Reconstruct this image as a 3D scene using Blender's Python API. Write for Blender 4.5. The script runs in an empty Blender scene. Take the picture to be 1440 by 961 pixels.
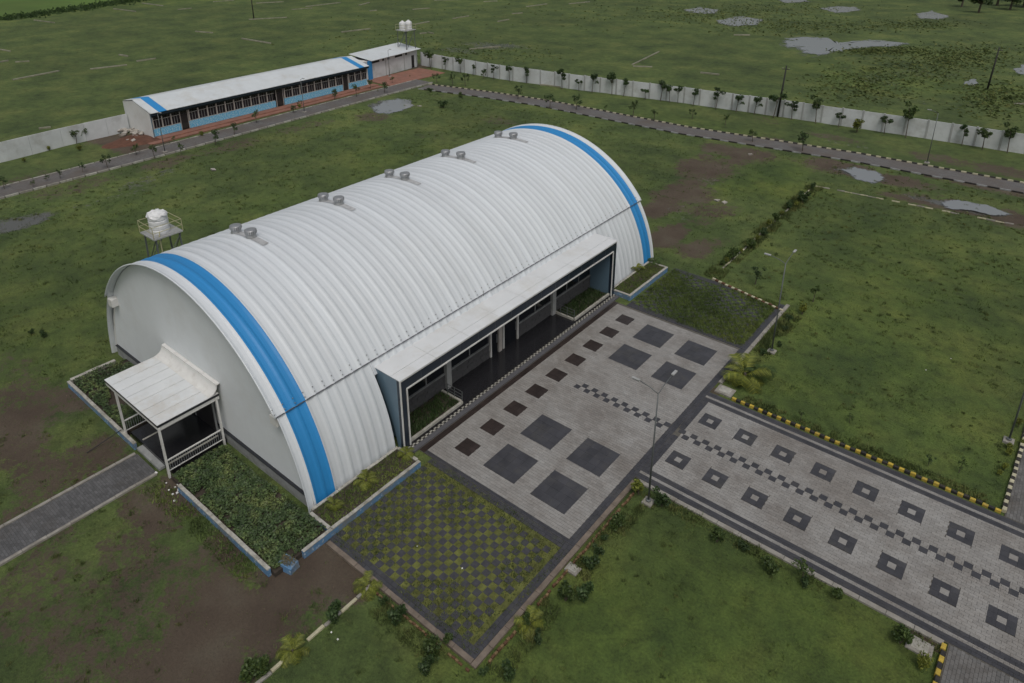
import bpy, bmesh, math, random
import numpy as np
from mathutils import Vector, Matrix
R = math.radians
rng = np.random.RandomState(7)
random.seed(7)
sc = bpy.context.scene
COL = sc.collection

# ------------------------------------------------------------------ camera
F_PX, CX, CY = 1003.57, 720.0, 480.5 - 204.56          # focal length and principal point in photo pixels
CAM = Vector((22.2404, -20.2900, 26.5839))
EUL = (1.183817, 0.001348, 0.681335)
cd = bpy.data.cameras.new('camera'); cam = bpy.data.objects.new('camera', cd); COL.objects.link(cam)
cd.sensor_width = 36; cd.lens = F_PX / 1440 * 36; cd.shift_y = -204.56 / 1440
cd.clip_start = 0.5; cd.clip_end = 6000
cam.location = CAM; cam.rotation_euler = EUL
sc.camera = cam
from mathutils import Euler
CR = Euler(EUL, 'XYZ').to_matrix()
def at(px, py, z=0.0):
    d = CR @ Vector(((px - CX) / F_PX, -(py - CY) / F_PX, -1.0))
    t = (z - CAM.z) / d.z
    q = CAM + d * t
    return (q.x, q.y)

# ------------------------------------------------------------------ world, sun, exposure (overcast)
w = bpy.data.worlds.new('World'); sc.world = w; w.use_nodes = True
nt = w.node_tree; nt.nodes.clear()
sky = nt.nodes.new('ShaderNodeTexSky'); sky.sky_type = 'NISHITA'; sky.sun_disc = False
SUN_EL, SUN_AZ = 62.0, 130.0        # azimuth clockwise from +Y
sky.sun_elevation = R(SUN_EL); sky.sun_rotation = R(SUN_AZ)
sky.air_density = 1.6; sky.dust_density = 6.0; sky.ozone_density = 1.0
hs = nt.nodes.new('ShaderNodeHueSaturation'); hs.inputs['Saturation'].default_value = 0.58
bg = nt.nodes.new('ShaderNodeBackground'); bg.inputs['Strength'].default_value = 0.085
wo = nt.nodes.new('ShaderNodeOutputWorld')
nt.links.new(sky.outputs[0], hs.inputs['Color']); nt.links.new(hs.outputs[0], bg.inputs[0]); nt.links.new(bg.outputs[0], wo.inputs[0])
sd = bpy.data.lights.new('sun', 'SUN'); sd.energy = 1.0; sd.angle = R(24); sd.color = (1.0, 0.985, 0.96)
so = bpy.data.objects.new('sun', sd); COL.objects.link(so)
az = R(SUN_AZ); el = R(SUN_EL)
tosun = Vector((math.sin(az) * math.cos(el), math.cos(az) * math.cos(el), math.sin(el)))
so.rotation_euler = tosun.to_track_quat('Z', 'Y').to_euler(); so.location = (0, 0, 60)
sc.view_settings.view_transform = 'Standard'; sc.view_settings.look = 'None'
sc.view_settings.exposure = -0.27; sc.view_settings.gamma = 1.0; sc.view_settings.use_curve_mapping = False
sc.render.engine = 'CYCLES'
sc.cycles.max_bounces = 5; sc.cycles.diffuse_bounces = 3; sc.cycles.glossy_bounces = 2

# ------------------------------------------------------------------ materials
MATS = {}
def newmat(name):
    m = bpy.data.materials.new(name); m.use_nodes = True
    t = m.node_tree; b = t.nodes['Principled BSDF']
    MATS[name] = m
    return m, t, b
def N(t, typ, **kw):
    n = t.nodes.new(typ)
    for k, v in kw.items():
        if k in n.inputs: n.inputs[k].default_value = v
        else: setattr(n, k, v)
    return n
def noise(t, scale, detail=4, rough=0.6, coord=None):
    n = N(t, 'ShaderNodeTexNoise'); n.inputs['Scale'].default_value = scale
    n.inputs['Detail'].default_value = detail; n.inputs['Roughness'].default_value = rough
    if coord is None:
        coord = N(t, 'ShaderNodeNewGeometry').outputs['Position']
    t.links.new(coord, n.inputs['Vector'])
    return n
def ramp(t, src, stops, interp='LINEAR'):
    r = N(t, 'ShaderNodeValToRGB'); r.color_ramp.interpolation = interp
    el = r.color_ramp.elements
    while len(el) < len(stops): el.new(0.5)
    for e, (p, c) in zip(el, stops):
        e.position = p; e.color = (c[0], c[1], c[2], 1) if isinstance(c, tuple) else (c, c, c, 1)
    t.links.new(src, r.inputs[0]); return r.outputs[0]
def mix(t, fac, a, b, mode='MIX'):
    m = N(t, 'ShaderNodeMix'); m.data_type = 'RGBA'; m.blend_type = mode
    for i, s in ((0, fac), (6, a), (7, b)):
        if isinstance(s, (int, float)): m.inputs[i].default_value = s
        elif isinstance(s, tuple): m.inputs[i].default_value = (s[0], s[1], s[2], 1)
        else: t.links.new(s, m.inputs[i])
    return m.outputs[2]
def math_(t, op, a, b=None, c=None):
    m = N(t, 'ShaderNodeMath'); m.operation = op
    for i, s in enumerate((a, b, c)):
        if s is None: continue
        if isinstance(s, (int, float)): m.inputs[i].default_value = s
        else: t.links.new(s, m.inputs[i])
    return m.outputs[0]
def bump(t, b, src, strength=0.3, dist=0.02):
    n = N(t, 'ShaderNodeBump'); n.inputs['Strength'].default_value = strength; n.inputs['Distance'].default_value = dist
    t.links.new(src, n.inputs['Height']); t.links.new(n.outputs[0], b.inputs['Normal'])
def plain(name, col, rough=0.6, var=0.15, scale=3.0, metal=0.0, island=0.0, dirt=None, dscale=0.7, bmp=0.0, bscale=40):
    m, t, b = newmat(name)
    n = noise(t, scale, 5)
    k = ramp(t, n.outputs['Fac'], [(0.3, 1 - var), (0.7, 1 + var)])
    c = mix(t, 1.0, col, k, 'MULTIPLY')
    if island:
        g = N(t, 'ShaderNodeNewGeometry')
        k2 = ramp(t, g.outputs['Random Per Island'], [(0.0, 1 - island), (1.0, 1 + island)])
        c = mix(t, 1.0, c, k2, 'MULTIPLY')
    if dirt:
        n2 = noise(t, dscale, 6, 0.7)
        f = ramp(t, n2.outputs['Fac'], [(0.5, 0.0), (0.72, dirt[1])])
        c = mix(t, f, c, dirt[0])
    t.links.new(c, b.inputs['Base Color'])
    b.inputs['Roughness'].default_value = rough; b.inputs['Metallic'].default_value = metal
    if bmp:
        n3 = noise(t, bscale, 3); bump(t, b, n3.outputs['Fac'], bmp, 0.01)
    return m

WHITE_ROOF, t_, b_ = newmat('white_roof')
def roof_mat(m, t, b, col, dirtcol):
    g = N(t, 'ShaderNodeNewGeometry').outputs['Position']
    # streaks run down the curve: stretched along x/z, fine along y
    mp = N(t, 'ShaderNodeMapping'); mp.inputs['Scale'].default_value = (0.25, 3.0, 0.25); t.links.new(g, mp.inputs[0])
    n = noise(t, 1.0, 6, 0.7, mp.outputs[0])
    n2 = noise(t, 0.35, 5, 0.6)
    f = math_(t, 'MULTIPLY', ramp(t, n.outputs['Fac'], [(0.45, 0.0), (0.8, 0.8)]), ramp(t, n2.outputs['Fac'], [(0.4, 0.05), (0.7, 0.6)]))
    oi = N(t, 'ShaderNodeObjectInfo')
    k = ramp(t, oi.outputs['Random'], [(0.0, 0.93), (1.0, 1.05)])
    c = mix(t, f, col, dirtcol)
    c = mix(t, 1.0, c, k, 'MULTIPLY')
    t.links.new(c, b.inputs['Base Color']); b.inputs['Roughness'].default_value = 0.5
roof_mat(WHITE_ROOF, t_, b_, (0.68, 0.72, 0.755), (0.52, 0.53, 0.52))
BLUE_ROOF, t_, b_ = newmat('blue_roof')
roof_mat(BLUE_ROOF, t_, b_, (0.03, 0.26, 0.60), (0.04, 0.22, 0.46))
GABLE = plain('gable_white', (0.76, 0.795, 0.82), 0.7, 0.03, 0.8, dirt=((0.64, 0.65, 0.64), 0.4), dscale=0.35)
WHITE = plain('white_paint', (0.72, 0.72, 0.70), 0.55, 0.06, 2.0, dirt=((0.42, 0.39, 0.34), 0.5), dscale=1.2)
WHITEP = plain('white_panel', (0.72, 0.74, 0.75), 0.4, 0.05, 0.7, dirt=((0.5, 0.47, 0.4), 0.4), dscale=0.5)
PORCHROOF = plain('porch_sheet', (0.70, 0.725, 0.74), 0.5, 0.06, 1.2, dirt=((0.50, 0.44, 0.35), 0.55), dscale=0.5)
BLUEWALL, t_, b_ = newmat('blue_white_wall')
n_ = noise(t_, 5.0, 4, 0.6); v_ = N(t_, 'ShaderNodeTexVoronoi'); v_.inputs['Scale'].default_value = 7.0
t_.links.new(N(t_, 'ShaderNodeNewGeometry').outputs['Position'], v_.inputs['Vector'])
f_ = math_(t_, 'MULTIPLY', ramp(t_, v_.outputs['Distance'], [(0.25, 1.0), (0.5, 0.0)]), ramp(t_, n_.outputs['Fac'], [(0.5, 0.0), (0.6, 1.0)]))
c_ = mix(t_, f_, (0.11, 0.24, 0.42), (0.50, 0.57, 0.62))
n2_ = noise(t_, 1.3, 6, 0.7); c_ = mix(t_, ramp(t_, n2_.outputs['Fac'], [(0.46, 0.0), (0.62, 0.85)]), c_, (0.20, 0.20, 0.18))
t_.links.new(c_, b_.inputs['Base Color']); b_.inputs['Roughness'].default_value = 0.7
CAPSTONE = plain('cap_concrete', (0.40, 0.39, 0.35), 0.85, 0.25, 4.0, dirt=((0.16, 0.15, 0.11), 0.8), dscale=1.5, bmp=0.4)
CONC = plain('concrete', (0.30, 0.285, 0.255), 0.9, 0.2, 2.5, dirt=((0.15, 0.13, 0.10), 0.7), dscale=1.0, bmp=0.4)
PLINTH = plain('plinth_grey', (0.30, 0.31, 0.31), 0.85, 0.2, 2.0, dirt=((0.14, 0.14, 0.12), 0.7), dscale=0.8)
DARKTRIM = plain('dark_trim', (0.02, 0.022, 0.028), 0.35, 0.2)
NAVY = plain('navy_cladding', (0.020, 0.030, 0.045), 0.22, 0.2, 0.8)
STEELBLUE = plain('blue_grey_cladding', (0.12, 0.19, 0.25), 0.35, 0.06, 0.6)
GLASS = plain('dark_glass', (0.012, 0.014, 0.018), 0.08, 0.2)
GRANITE = plain('black_granite', (0.022, 0.022, 0.025), 0.16, 0.4, 30)
SOFFIT = plain('soffit', (0.10, 0.10, 0.11), 0.7, 0.1)
STONE = plain('stone_cladding', (0.11, 0.11, 0.115), 0.85, 0.2, 6.0, island=0.6, bmp=0.4)
STEEL = plain('galvanised', (0.42, 0.44, 0.46), 0.38, 0.12, 3.0, metal=0.6)
POLE = plain('pole_grey', (0.15, 0.162, 0.165), 0.5, 0.1, metal=0.3)
RUSTPOLE = plain('dark_pole', (0.035, 0.034, 0.033), 0.8, 0.2)
TANKW = plain('tank_white', (0.78, 0.79, 0.80), 0.4, 0.04, 2.0, dirt=((0.5, 0.5, 0.48), 0.4))
PIPE = plain('yellowed_pipe', (0.42, 0.40, 0.24), 0.5, 0.1)
VENT = plain('ventilator_metal', (0.42, 0.43, 0.44), 0.35, 0.15, 3, metal=0.5, dirt=((0.12, 0.12, 0.12), 0.6), dscale=3)
VENTBASE = plain('vent_flashing', (0.46, 0.47, 0.48), 0.75, 0.25, 3, dirt=((0.12, 0.11, 0.10), 0.8), dscale=1.5)
PAVE, t_, b_ = newmat('light_paver')
g_ = N(t_, 'ShaderNodeNewGeometry')
k_ = ramp(t_, g_.outputs['Random Per Island'], [(0.0, 0.90), (1.0, 1.09)])
n_ = noise(t_, 0.45, 6, 0.7); kk_ = ramp(t_, n_.outputs['Fac'], [(0.3, (0.21, 0.195, 0.18)), (0.5, (0.285, 0.275, 0.26)), (0.72, (0.33, 0.325, 0.315))])
ns_ = noise(t_, 0.13, 7, 0.75); kk_ = mix(t_, ramp(t_, ns_.outputs['Fac'], [(0.48, 0.0), (0.62, 0.55)]), kk_, (0.185, 0.165, 0.145))
n2_ = noise(t_, 30, 3); k3_ = ramp(t_, n2_.outputs['Fac'], [(0.3, 0.9), (0.7, 1.08)])
c_ = mix(t_, 1.0, mix(t_, 1.0, kk_, k_, 'MULTIPLY'), k3_, 'MULTIPLY')
t_.links.new(c_, b_.inputs['Base Color']); b_.inputs['Roughness'].default_value = 0.62
DPAVE = plain('dark_paver', (0.055, 0.055, 0.062), 0.42, 0.2, 1.2, island=0.12, dirt=((0.10, 0.095, 0.085), 0.5), dscale=0.9)
DKTURF = plain('turf_paver', (0.050, 0.050, 0.058), 0.7, 0.25, 5, dirt=((0.05, 0.062, 0.026), 0.7), dscale=1.5)
BROWNP = plain('brown_paver', (0.040, 0.030, 0.027), 0.4, 0.25, 1.0, island=0.12)
GROUT = plain('joint_sand', (0.11, 0.103, 0.09), 0.95, 0.2, 5)
ROADP = plain('road_paver', (0.15, 0.147, 0.143), 0.75, 0.2, 0.8, island=0.22, dirt=((0.10, 0.085, 0.07), 0.6), dscale=0.6)
PATHP = plain('path_paver', (0.105, 0.105, 0.108), 0.7, 0.2, 0.8, island=0.2, dirt=((0.07, 0.06, 0.05), 0.5), dscale=0.6)
YEL = plain('kerb_yellow', (0.50, 0.36, 0.05), 0.7, 0.2, 4, dirt=((0.20, 0.15, 0.09), 0.6), dscale=2.5)
PALEY = plain('kerb_pale', (0.50, 0.47, 0.33), 0.7, 0.2, 4, dirt=((0.2, 0.17, 0.12), 0.6), dscale=2.0)
BLK = plain('kerb_black', (0.025, 0.024, 0.022), 0.7, 0.3, 4, dirt=((0.10, 0.08, 0.06), 0.5), dscale=2.5)
ORANGE = plain('kerb_rust', (0.12, 0.062, 0.032), 0.85, 0.35, 4, dirt=((0.11, 0.06, 0.035), 0.7), dscale=2.0)
TAN = plain('kerb_tan', (0.20, 0.135, 0.065), 0.85, 0.3, 4, dirt=((0.13, 0.08, 0.05), 0.8), dscale=2.0)
MUDC = plain('muddy_concrete', (0.19, 0.155, 0.125), 0.9, 0.25, 2.5, dirt=((0.11, 0.085, 0.065), 0.8), dscale=1.0, bmp=0.4)
REDPAVE = plain('red_paving', (0.26, 0.125, 0.09), 0.85, 0.2, 0.9, dirt=((0.20, 0.13, 0.10), 0.7), dscale=0.4)
REDSOIL = plain('red_soil', (0.12, 0.055, 0.035), 0.95, 0.3, 1.5, bmp=0.8, bscale=8)
WALLW = plain('perimeter_wall', (0.62, 0.645, 0.66), 0.85, 0.1, 0.6, island=0.06, dirt=((0.34, 0.34, 0.31), 0.65), dscale=0.35)
WALLPOST = plain('perimeter_post', (0.40, 0.41, 0.41), 0.85, 0.12, 0.8, dirt=((0.2, 0.2, 0.18), 0.7), dscale=0.5)
OFFW = plain('office_white', (0.70, 0.71, 0.70), 0.75, 0.05, 1.0, dirt=((0.4, 0.38, 0.33), 0.4), dscale=0.5)
OFFROOF = plain('office_roof', (0.66, 0.70, 0.72), 0.45, 0.05, 0.6, dirt=((0.5, 0.48, 0.42), 0.5), dscale=0.4)
OFFBLUE, t_, b_ = newmat('office_blue')
g_ = N(t_, 'ShaderNodeTexCoord').outputs['Object']
mp_ = N(t_, 'ShaderNodeMapping'); mp_.inputs['Scale'].default_value = (1, 2.2, 3.4); t_.links.new(g_, mp_.inputs[0])
n_ = noise(t_, 2.6, 3, 0.6, mp_.outputs[0])
c_ = mix(t_, ramp(t_, n_.outputs['Fac'], [(0.50, 0.0), (0.56, 0.75)]), (0.12, 0.46, 0.72), (0.55, 0.72, 0.80))
t_.links.new(c_, b_.inputs['Base Color']); b_.inputs['Roughness'].default_value = 0.6
MULLION = plain('mullion', (0.50, 0.47, 0.44), 0.6, 0.1)
PANE = plain('window_pane', (0.025, 0.020, 0.024), 0.12, 0.5, 0.7)
DOORB = plain('door_dark', (0.022, 0.019, 0.02), 0.5, 0.2)
BARK = plain('bark', (0.10, 0.085, 0.065), 0.9, 0.3, 6)
RUBBLE = plain('rubble', (0.42, 0.39, 0.35), 0.9, 0.3, 3, island=0.4)
PLOT = plain('plot_stone', (0.27, 0.26, 0.20), 0.9, 0.25, 1.2, dirt=((0.14, 0.16, 0.08), 0.7), dscale=0.35)
LITTER = plain('litter_white', (0.75, 0.75, 0.73), 0.6, 0.1)
def leafmat(name, c1, c2, trans=0.25):
    m, t, b = newmat(name)
    g = N(t, 'ShaderNodeNewGeometry')
    oi = N(t, 'ShaderNodeObjectInfo')
    c = mix(t, ramp(t, g.outputs['Random Per Island'], [(0.1, 0.0), (0.9, 1.0)]), c1, c2)
    k = ramp(t, oi.outputs['Random'], [(0.0, 0.8), (1.0, 1.2)])
    c = mix(t, 1.0, c, k, 'MULTIPLY')
    t.links.new(c, b.inputs['Base Color']); b.inputs['Roughness'].default_value = 0.6
    tr = N(t, 'ShaderNodeBsdfTranslucent'); t.links.new(c, tr.inputs['Color'])
    ms = N(t, 'ShaderNodeMixShader'); ms.inputs[0].default_value = trans
    out = t.nodes['Material Output']
    t.links.new(b.outputs[0], ms.inputs[1]); t.links.new(tr.outputs[0], ms.inputs[2]); t.links.new(ms.outputs[0], out.inputs[0])
    return m
LEAF_D = leafmat('leaf_dark', (0.028, 0.056, 0.018), (0.068, 0.115, 0.034))
LEAF_M = leafmat('leaf_mid', (0.04, 0.075, 0.02), (0.095, 0.14, 0.035))
LEAF_Y = leafmat('leaf_yellow', (0.10, 0.13, 0.02), (0.22, 0.24, 0.035))
LEAF_B0 = leafmat('leaf_bed_plain', (0.024, 0.050, 0.016), (0.10, 0.145, 0.05))

LEAF_B, t_, b_ = newmat('leaf_bed')
g_ = N(t_, 'ShaderNodeNewGeometry'); n_ = noise(t_, 1.1, 4, 0.7)
c_ = ramp(t_, n_.outputs['Fac'], [(0.30, (0.022, 0.045, 0.015)), (0.5, (0.055, 0.09, 0.028)), (0.68, (0.13, 0.16, 0.05))])
c_ = mix(t_, 1.0, c_, ramp(t_, g_.outputs['Random Per Island'], [(0.0, 0.45), (1.0, 1.6)]), 'MULTIPLY')
t_.links.new(c_, b_.inputs['Base Color']); b_.inputs['Roughness'].default_value = 0.6
# grass colour: shared by the ground and the blades that grow on it
def grass_color(t):
    at_ = N(t, 'ShaderNodeAttribute'); at_.attribute_name = 'lush'
    n1 = noise(t, 0.16, 5, 0.65); n2 = noise(t, 1.1, 5, 0.7); n3 = noise(t, 0.045, 4, 0.6)
    base = ramp(t, n1.outputs['Fac'], [(0.32, (0.048, 0.077, 0.020)), (0.5, (0.084, 0.122, 0.031)), (0.68, (0.134, 0.164, 0.044))])
    lush = ramp(t, n1.outputs['Fac'], [(0.32, (0.050, 0.086, 0.018)), (0.5, (0.092, 0.138, 0.026)), (0.68, (0.148, 0.186, 0.036))])
    c = mix(t, at_.outputs['Fac'], base, lush)
    k = ramp(t, n2.outputs['Fac'], [(0.28, 0.55), (0.5, 1.0), (0.75, 1.28)])
    c = mix(t, 1.0, c, k, 'MULTIPLY')
    k3 = ramp(t, n3.outputs['Fac'], [(0.35, 0.82), (0.65, 1.12)])
    return mix(t, 1.0, c, k3, 'MULTIPLY')
GROUND, t_, b_ = newmat('ground')
gc_ = grass_color(t_)
n4_ = noise(t_, 9.0, 5, 0.75)
gc_ = mix(t_, 1.0, gc_, ramp(t_, n4_.outputs['Fac'], [(0.3, 0.6), (0.7, 1.3)]), 'MULTIPLY')
mu_ = N(t_, 'ShaderNodeAttribute'); mu_.attribute_name = 'mud'
n5_ = noise(t_, 1.6, 6, 0.7); n6_ = noise(t_, 0.3, 4)
mf_ = math_(t_, 'ADD', mu_.outputs['Fac'], math_(t_, 'MULTIPLY', math_(t_, 'SUBTRACT', n5_.outputs['Fac'], 0.5), 1.3))
n7_ = noise(t_, 6.0, 5, 0.8)
mf_ = math_(t_, 'ADD', mf_, math_(t_, 'MULTIPLY', math_(t_, 'SUBTRACT', n7_.outputs['Fac'], 0.5), math_(t_, 'MULTIPLY', mu_.outputs['Fac'], 2.0)))
mf_ = ramp(t_, mf_, [(0.42, 0.0), (0.62, 1.0)])
mc_ = ramp(t_, n6_.outputs['Fac'], [(0.3, (0.072, 0.050, 0.036)), (0.55, (0.100, 0.076, 0.054)), (0.75, (0.125, 0.106, 0.076))])
mc_ = mix(t_, 1.0, mc_, ramp(t_, n4_.outputs['Fac'], [(0.3, 0.8), (0.7, 1.15)]), 'MULTIPLY')
gc_ = mix(t_, mf_, gc_, mc_)
we_ = N(t_, 'ShaderNodeAttribute'); we_.attribute_name = 'wet'
wf_ = math_(t_, 'ADD', we_.outputs['Fac'], math_(t_, 'MULTIPLY', math_(t_, 'SUBTRACT', n5_.outputs['Fac'], 0.5), 1.1))
wf_ = ramp(t_, wf_, [(0.5, 0.0), (0.68, 1.0)])
gc_ = mix(t_, wf_, gc_, (0.10, 0.098, 0.085))
t_.links.new(gc_, b_.inputs['Base Color'])
t_.links.new(ramp(t_, wf_, [(0.0, 0.92), (1.0, 0.12)]), b_.inputs['Roughness'])
bn_ = math_(t_, 'MULTIPLY', n4_.outputs['Fac'], math_(t_, 'SUBTRACT', 1.0, wf_))
bump(t_, b_, bn_, 0.9, 0.10)
GRASS, t_, b_ = newmat('grass_blades')
gc_ = grass_color(t_)
g_ = N(t_, 'ShaderNodeNewGeometry')
gc_ = mix(t_, 1.0, gc_, ramp(t_, g_.outputs['Random Per Island'], [(0.0, 0.65), (1.0, 1.45)]), 'MULTIPLY')
t_.links.new(gc_, b_.inputs['Base Color']); b_.inputs['Roughness'].default_value = 0.8
WATER, t_, b_ = newmat('water')
b_.inputs['Base Color'].default_value = (0.24, 0.255, 0.262, 1); b_.inputs['Roughness'].default_value = 0.05
n_ = noise(t_, 3.0, 3); bump(t_, b_, n_.outputs['Fac'], 0.03, 0.02)
ed_ = N(t_, 'ShaderNodeAttribute'); ed_.attribute_name = 'edge'
n_ = noise(t_, 0.28, 8, 0.8)
al_ = ramp(t_, math_(t_, 'ADD', ed_.outputs['Fac'], math_(t_, 'MULTIPLY', math_(t_, 'SUBTRACT', n_.outputs['Fac'], 0.5), 3.0)), [(0.32, 0.0), (0.56, 1.0)])
t_.links.new(al_, b_.inputs['Alpha'])

# ------------------------------------------------------------------ mesh helpers
class MB:
    def __init__(s): s.v = []; s.f = []; s.mi = []
    def quad(s, a, b, c, d, m=0):
        k = len(s.v); s.v += [a, b, c, d]; s.f.append((k, k+1, k+2, k+3)); s.mi.append(m)
    def tri(s, a, b, c, m=0):
        k = len(s.v); s.v += [a, b, c]; s.f.append((k, k+1, k+2)); s.mi.append(m)
    def box(s, x0, x1, y0, y1, z0, z1, m=0, bottom=True):
        k = len(s.v)
        s.v += [(x0,y0,z0),(x1,y0,z0),(x1,y1,z0),(x0,y1,z0),(x0,y0,z1),(x1,y0,z1),(x1,y1,z1),(x0,y1,z1)]
        fs = [(4,5,6,7),(0,1,5,4),(1,2,6,5),(2,3,7,6),(3,0,4,7)] + ([(3,2,1,0)] if bottom else [])
        s.f += [tuple(k+i for i in f) for f in fs]; s.mi += [m]*len(fs)
    def bevbox(s, x0, x1, y0, y1, z0, z1, b=0.02, m=0):
        k = len(s.v)
        s.v += [(x0,y0,z0),(x1,y0,z0),(x1,y1,z0),(x0,y1,z0),(x0,y0,z1-b),(x1,y0,z1-b),(x1,y1,z1-b),(x0,y1,z1-b),
                (x0+b,y0+b,z1),(x1-b,y0+b,z1),(x1-b,y1-b,z1),(x0+b,y1-b,z1)]
        fs = [(8,9,10,11),(0,1,5,4),(1,2,6,5),(2,3,7,6),(3,0,4,7),(4,5,9,8),(5,6,10,9),(6,7,11,10),(7,4,8,11),(3,2,1,0)]
        s.f += [tuple(k+i for i in f) for f in fs]; s.mi += [m]*len(fs)
    def beam(s, p, q, wdt, h=None, m=0):
        p = Vector(p); q = Vector(q); d = (q-p).normalized(); h = h or wdt
        up = Vector((0,0,1)) if abs(d.z) < 0.95 else Vector((0,1,0))
        a = d.cross(up).normalized()*wdt/2; b = a.cross(d).normalized()*h/2
        k = len(s.v)
        for o in (p, q): s.v += [tuple(o-a-b), tuple(o+a-b), tuple(o+a+b), tuple(o-a+b)]
        fs = [(0,1,5,4),(1,2,6,5),(2,3,7,6),(3,0,4,7),(3,2,1,0),(4,5,6,7)]
        s.f += [tuple(k+i for i in f) for f in fs]; s.mi += [m]*6
    def tube(s, pts, rad, n=8, m=0, cap=True):
        pts = [Vector(p) for p in pts]; k0 = len(s.v)
        if not isinstance(rad, (list, tuple)): rad = [rad]*len(pts)
        for i, p in enumerate(pts):
            d = (pts[min(i+1, len(pts)-1)] - pts[max(i-1, 0)]).normalized()
            up = Vector((0,0,1)) if abs(d.z) < 0.95 else Vector((0,1,0))
            a = d.cross(up).normalized(); b = a.cross(d).normalized()
            for j in range(n):
                an = 2*math.pi*j/n; s.v.append(tuple(p + (a*math.cos(an)+b*math.sin(an))*rad[i]))
        for i in range(len(pts)-1):
            for j in range(n):
                s.f.append((k0+i*n+j, k0+i*n+(j+1)%n, k0+(i+1)*n+(j+1)%n, k0+(i+1)*n+j)); s.mi.append(m)
        if cap:
            s.f.append(tuple(k0+j for j in range(n))[::-1]); s.f.append(tuple(k0+(len(pts)-1)*n+j for j in range(n))); s.mi += [m, m]
    def lathe(s, prof, n=16, m=0, c=(0,0)):
        k0 = len(s.v)
        for r_, z in prof:
            for j in range(n):
                an = 2*math.pi*j/n; s.v.append((c[0]+r_*math.cos(an), c[1]+r_*math.sin(an), z))
        for i in range(len(prof)-1):
            for j in range(n):
                s.f.append((k0+i*n+j, k0+i*n+(j+1)%n, k0+(i+1)*n+(j+1)%n, k0+(i+1)*n+j)); s.mi.append(m)
        s.f.append(tuple(k0+(len(prof)-1)*n+j for j in range(n))); s.mi.append(m)
    def prism(s, poly, y0, y1, m=0):       # poly in (x,z), counter-clockwise seen from -y
        k = len(s.v); n = len(poly)
        s.v += [(x, y0, z) for x, z in poly] + [(x, y1, z) for x, z in poly]
        s.f += [tuple(range(k, k+n)), tuple(range(k+2*n-1, k+n-1, -1))]; s.mi += [m, m]
        for i in range(n):
            j = (i+1) % n
            s.f.append((k+i, k+n+i, k+n+j, k+j)); s.mi.append(m)
    def mesh(s, name, mats, smooth=False):
        me = bpy.data.meshes.new(name); me.from_pydata(s.v, [], s.f)
        for m in (mats if isinstance(mats, (list, tuple)) else [mats]): me.materials.append(m)
        if any(s.mi): me.polygons.foreach_set('material_index', s.mi)
        if smooth: me.polygons.foreach_set('use_smooth', [True]*len(s.f))
        me.update(); return me
    def build(s, name, mats, parent=None, smooth=False, loc=None):
        return link(name, s.mesh(name, mats, smooth), parent, loc)
def link(name, me, parent=None, loc=None, rz=None, scale=None):
    o = bpy.data.objects.new(name, me); COL.objects.link(o)
    if parent is not None: o.parent = parent
    if loc is not None: o.location = loc
    if rz is not None: o.rotation_euler = (0, 0, rz)
    if scale is not None: o.scale = scale if hasattr(scale, '__len__') else (scale,)*3
    return o
def tag(o, label, cat, group=None):
    o['label'] = label; o['category'] = cat
    if group: o['group'] = group
    return o
def thing(name, label, cat, loc=(0,0,0), rz=0.0, group=None):
    o = bpy.data.objects.new(name, None); COL.objects.link(o); o.location = loc; o.rotation_euler = (0,0,rz)
    o.empty_display_size = 0.3
    return tag(o, label, cat, group)
def structure(o): o['kind'] = 'structure'; return o
def stuff(o): o['kind'] = 'stuff'; return o
def np_mesh(name, verts, faces, mat, attrs=None, smooth=False):
    """verts (n,3), faces (m,k) arrays of one face size"""
    me = bpy.data.meshes.new(name); n = len(verts); m, k = faces.shape
    me.vertices.add(n); me.vertices.foreach_set('co', np.ascontiguousarray(verts, dtype=np.float32).ravel())
    me.loops.add(m*k); me.loops.foreach_set('vertex_index', np.ascontiguousarray(faces, dtype=np.int32).ravel())
    me.polygons.add(m); me.polygons.foreach_set('loop_start', np.arange(0, m*k, k, dtype=np.int32))
    try: me.polygons.foreach_set('loop_total', np.full(m, k, dtype=np.int32))
    except Exception: pass
    me.materials.append(mat); me.update(calc_edges=True)
    if smooth: me.polygons.foreach_set('use_smooth', np.ones(m, dtype=bool))
    for nm, a in (attrs or {}).items():
        at2 = me.attributes.new(nm, 'FLOAT', 'POINT'); at2.data.foreach_set('value', np.ascontiguousarray(a, dtype=np.float32))
    me.validate(); return me

# value noise in numpy
_perm = rng.rand(256, 256)
def vnoise(x, y):
    xi = np.floor(x).astype(int); yi = np.floor(y).astype(int); fx = x-xi; fy = y-yi
    fx = fx*fx*(3-2*fx); fy = fy*fy*(3-2*fy)
    g = lambda a, b: _perm[a % 256, b % 256]
    return (g(xi,yi)*(1-fx)+g(xi+1,yi)*fx)*(1-fy) + (g(xi,yi+1)*(1-fx)+g(xi+1,yi+1)*fx)*fy
def fbm(x, y, o=4):
    s = 0; a = 0.5
    for i in range(o): s = s + a*vnoise(x*2**i+17*i, y*2**i+31*i); a *= 0.5
    return s/(1-0.5**o)

# ------------------------------------------------------------------ ground masks
def W(px, py): return at(px, py)
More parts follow.
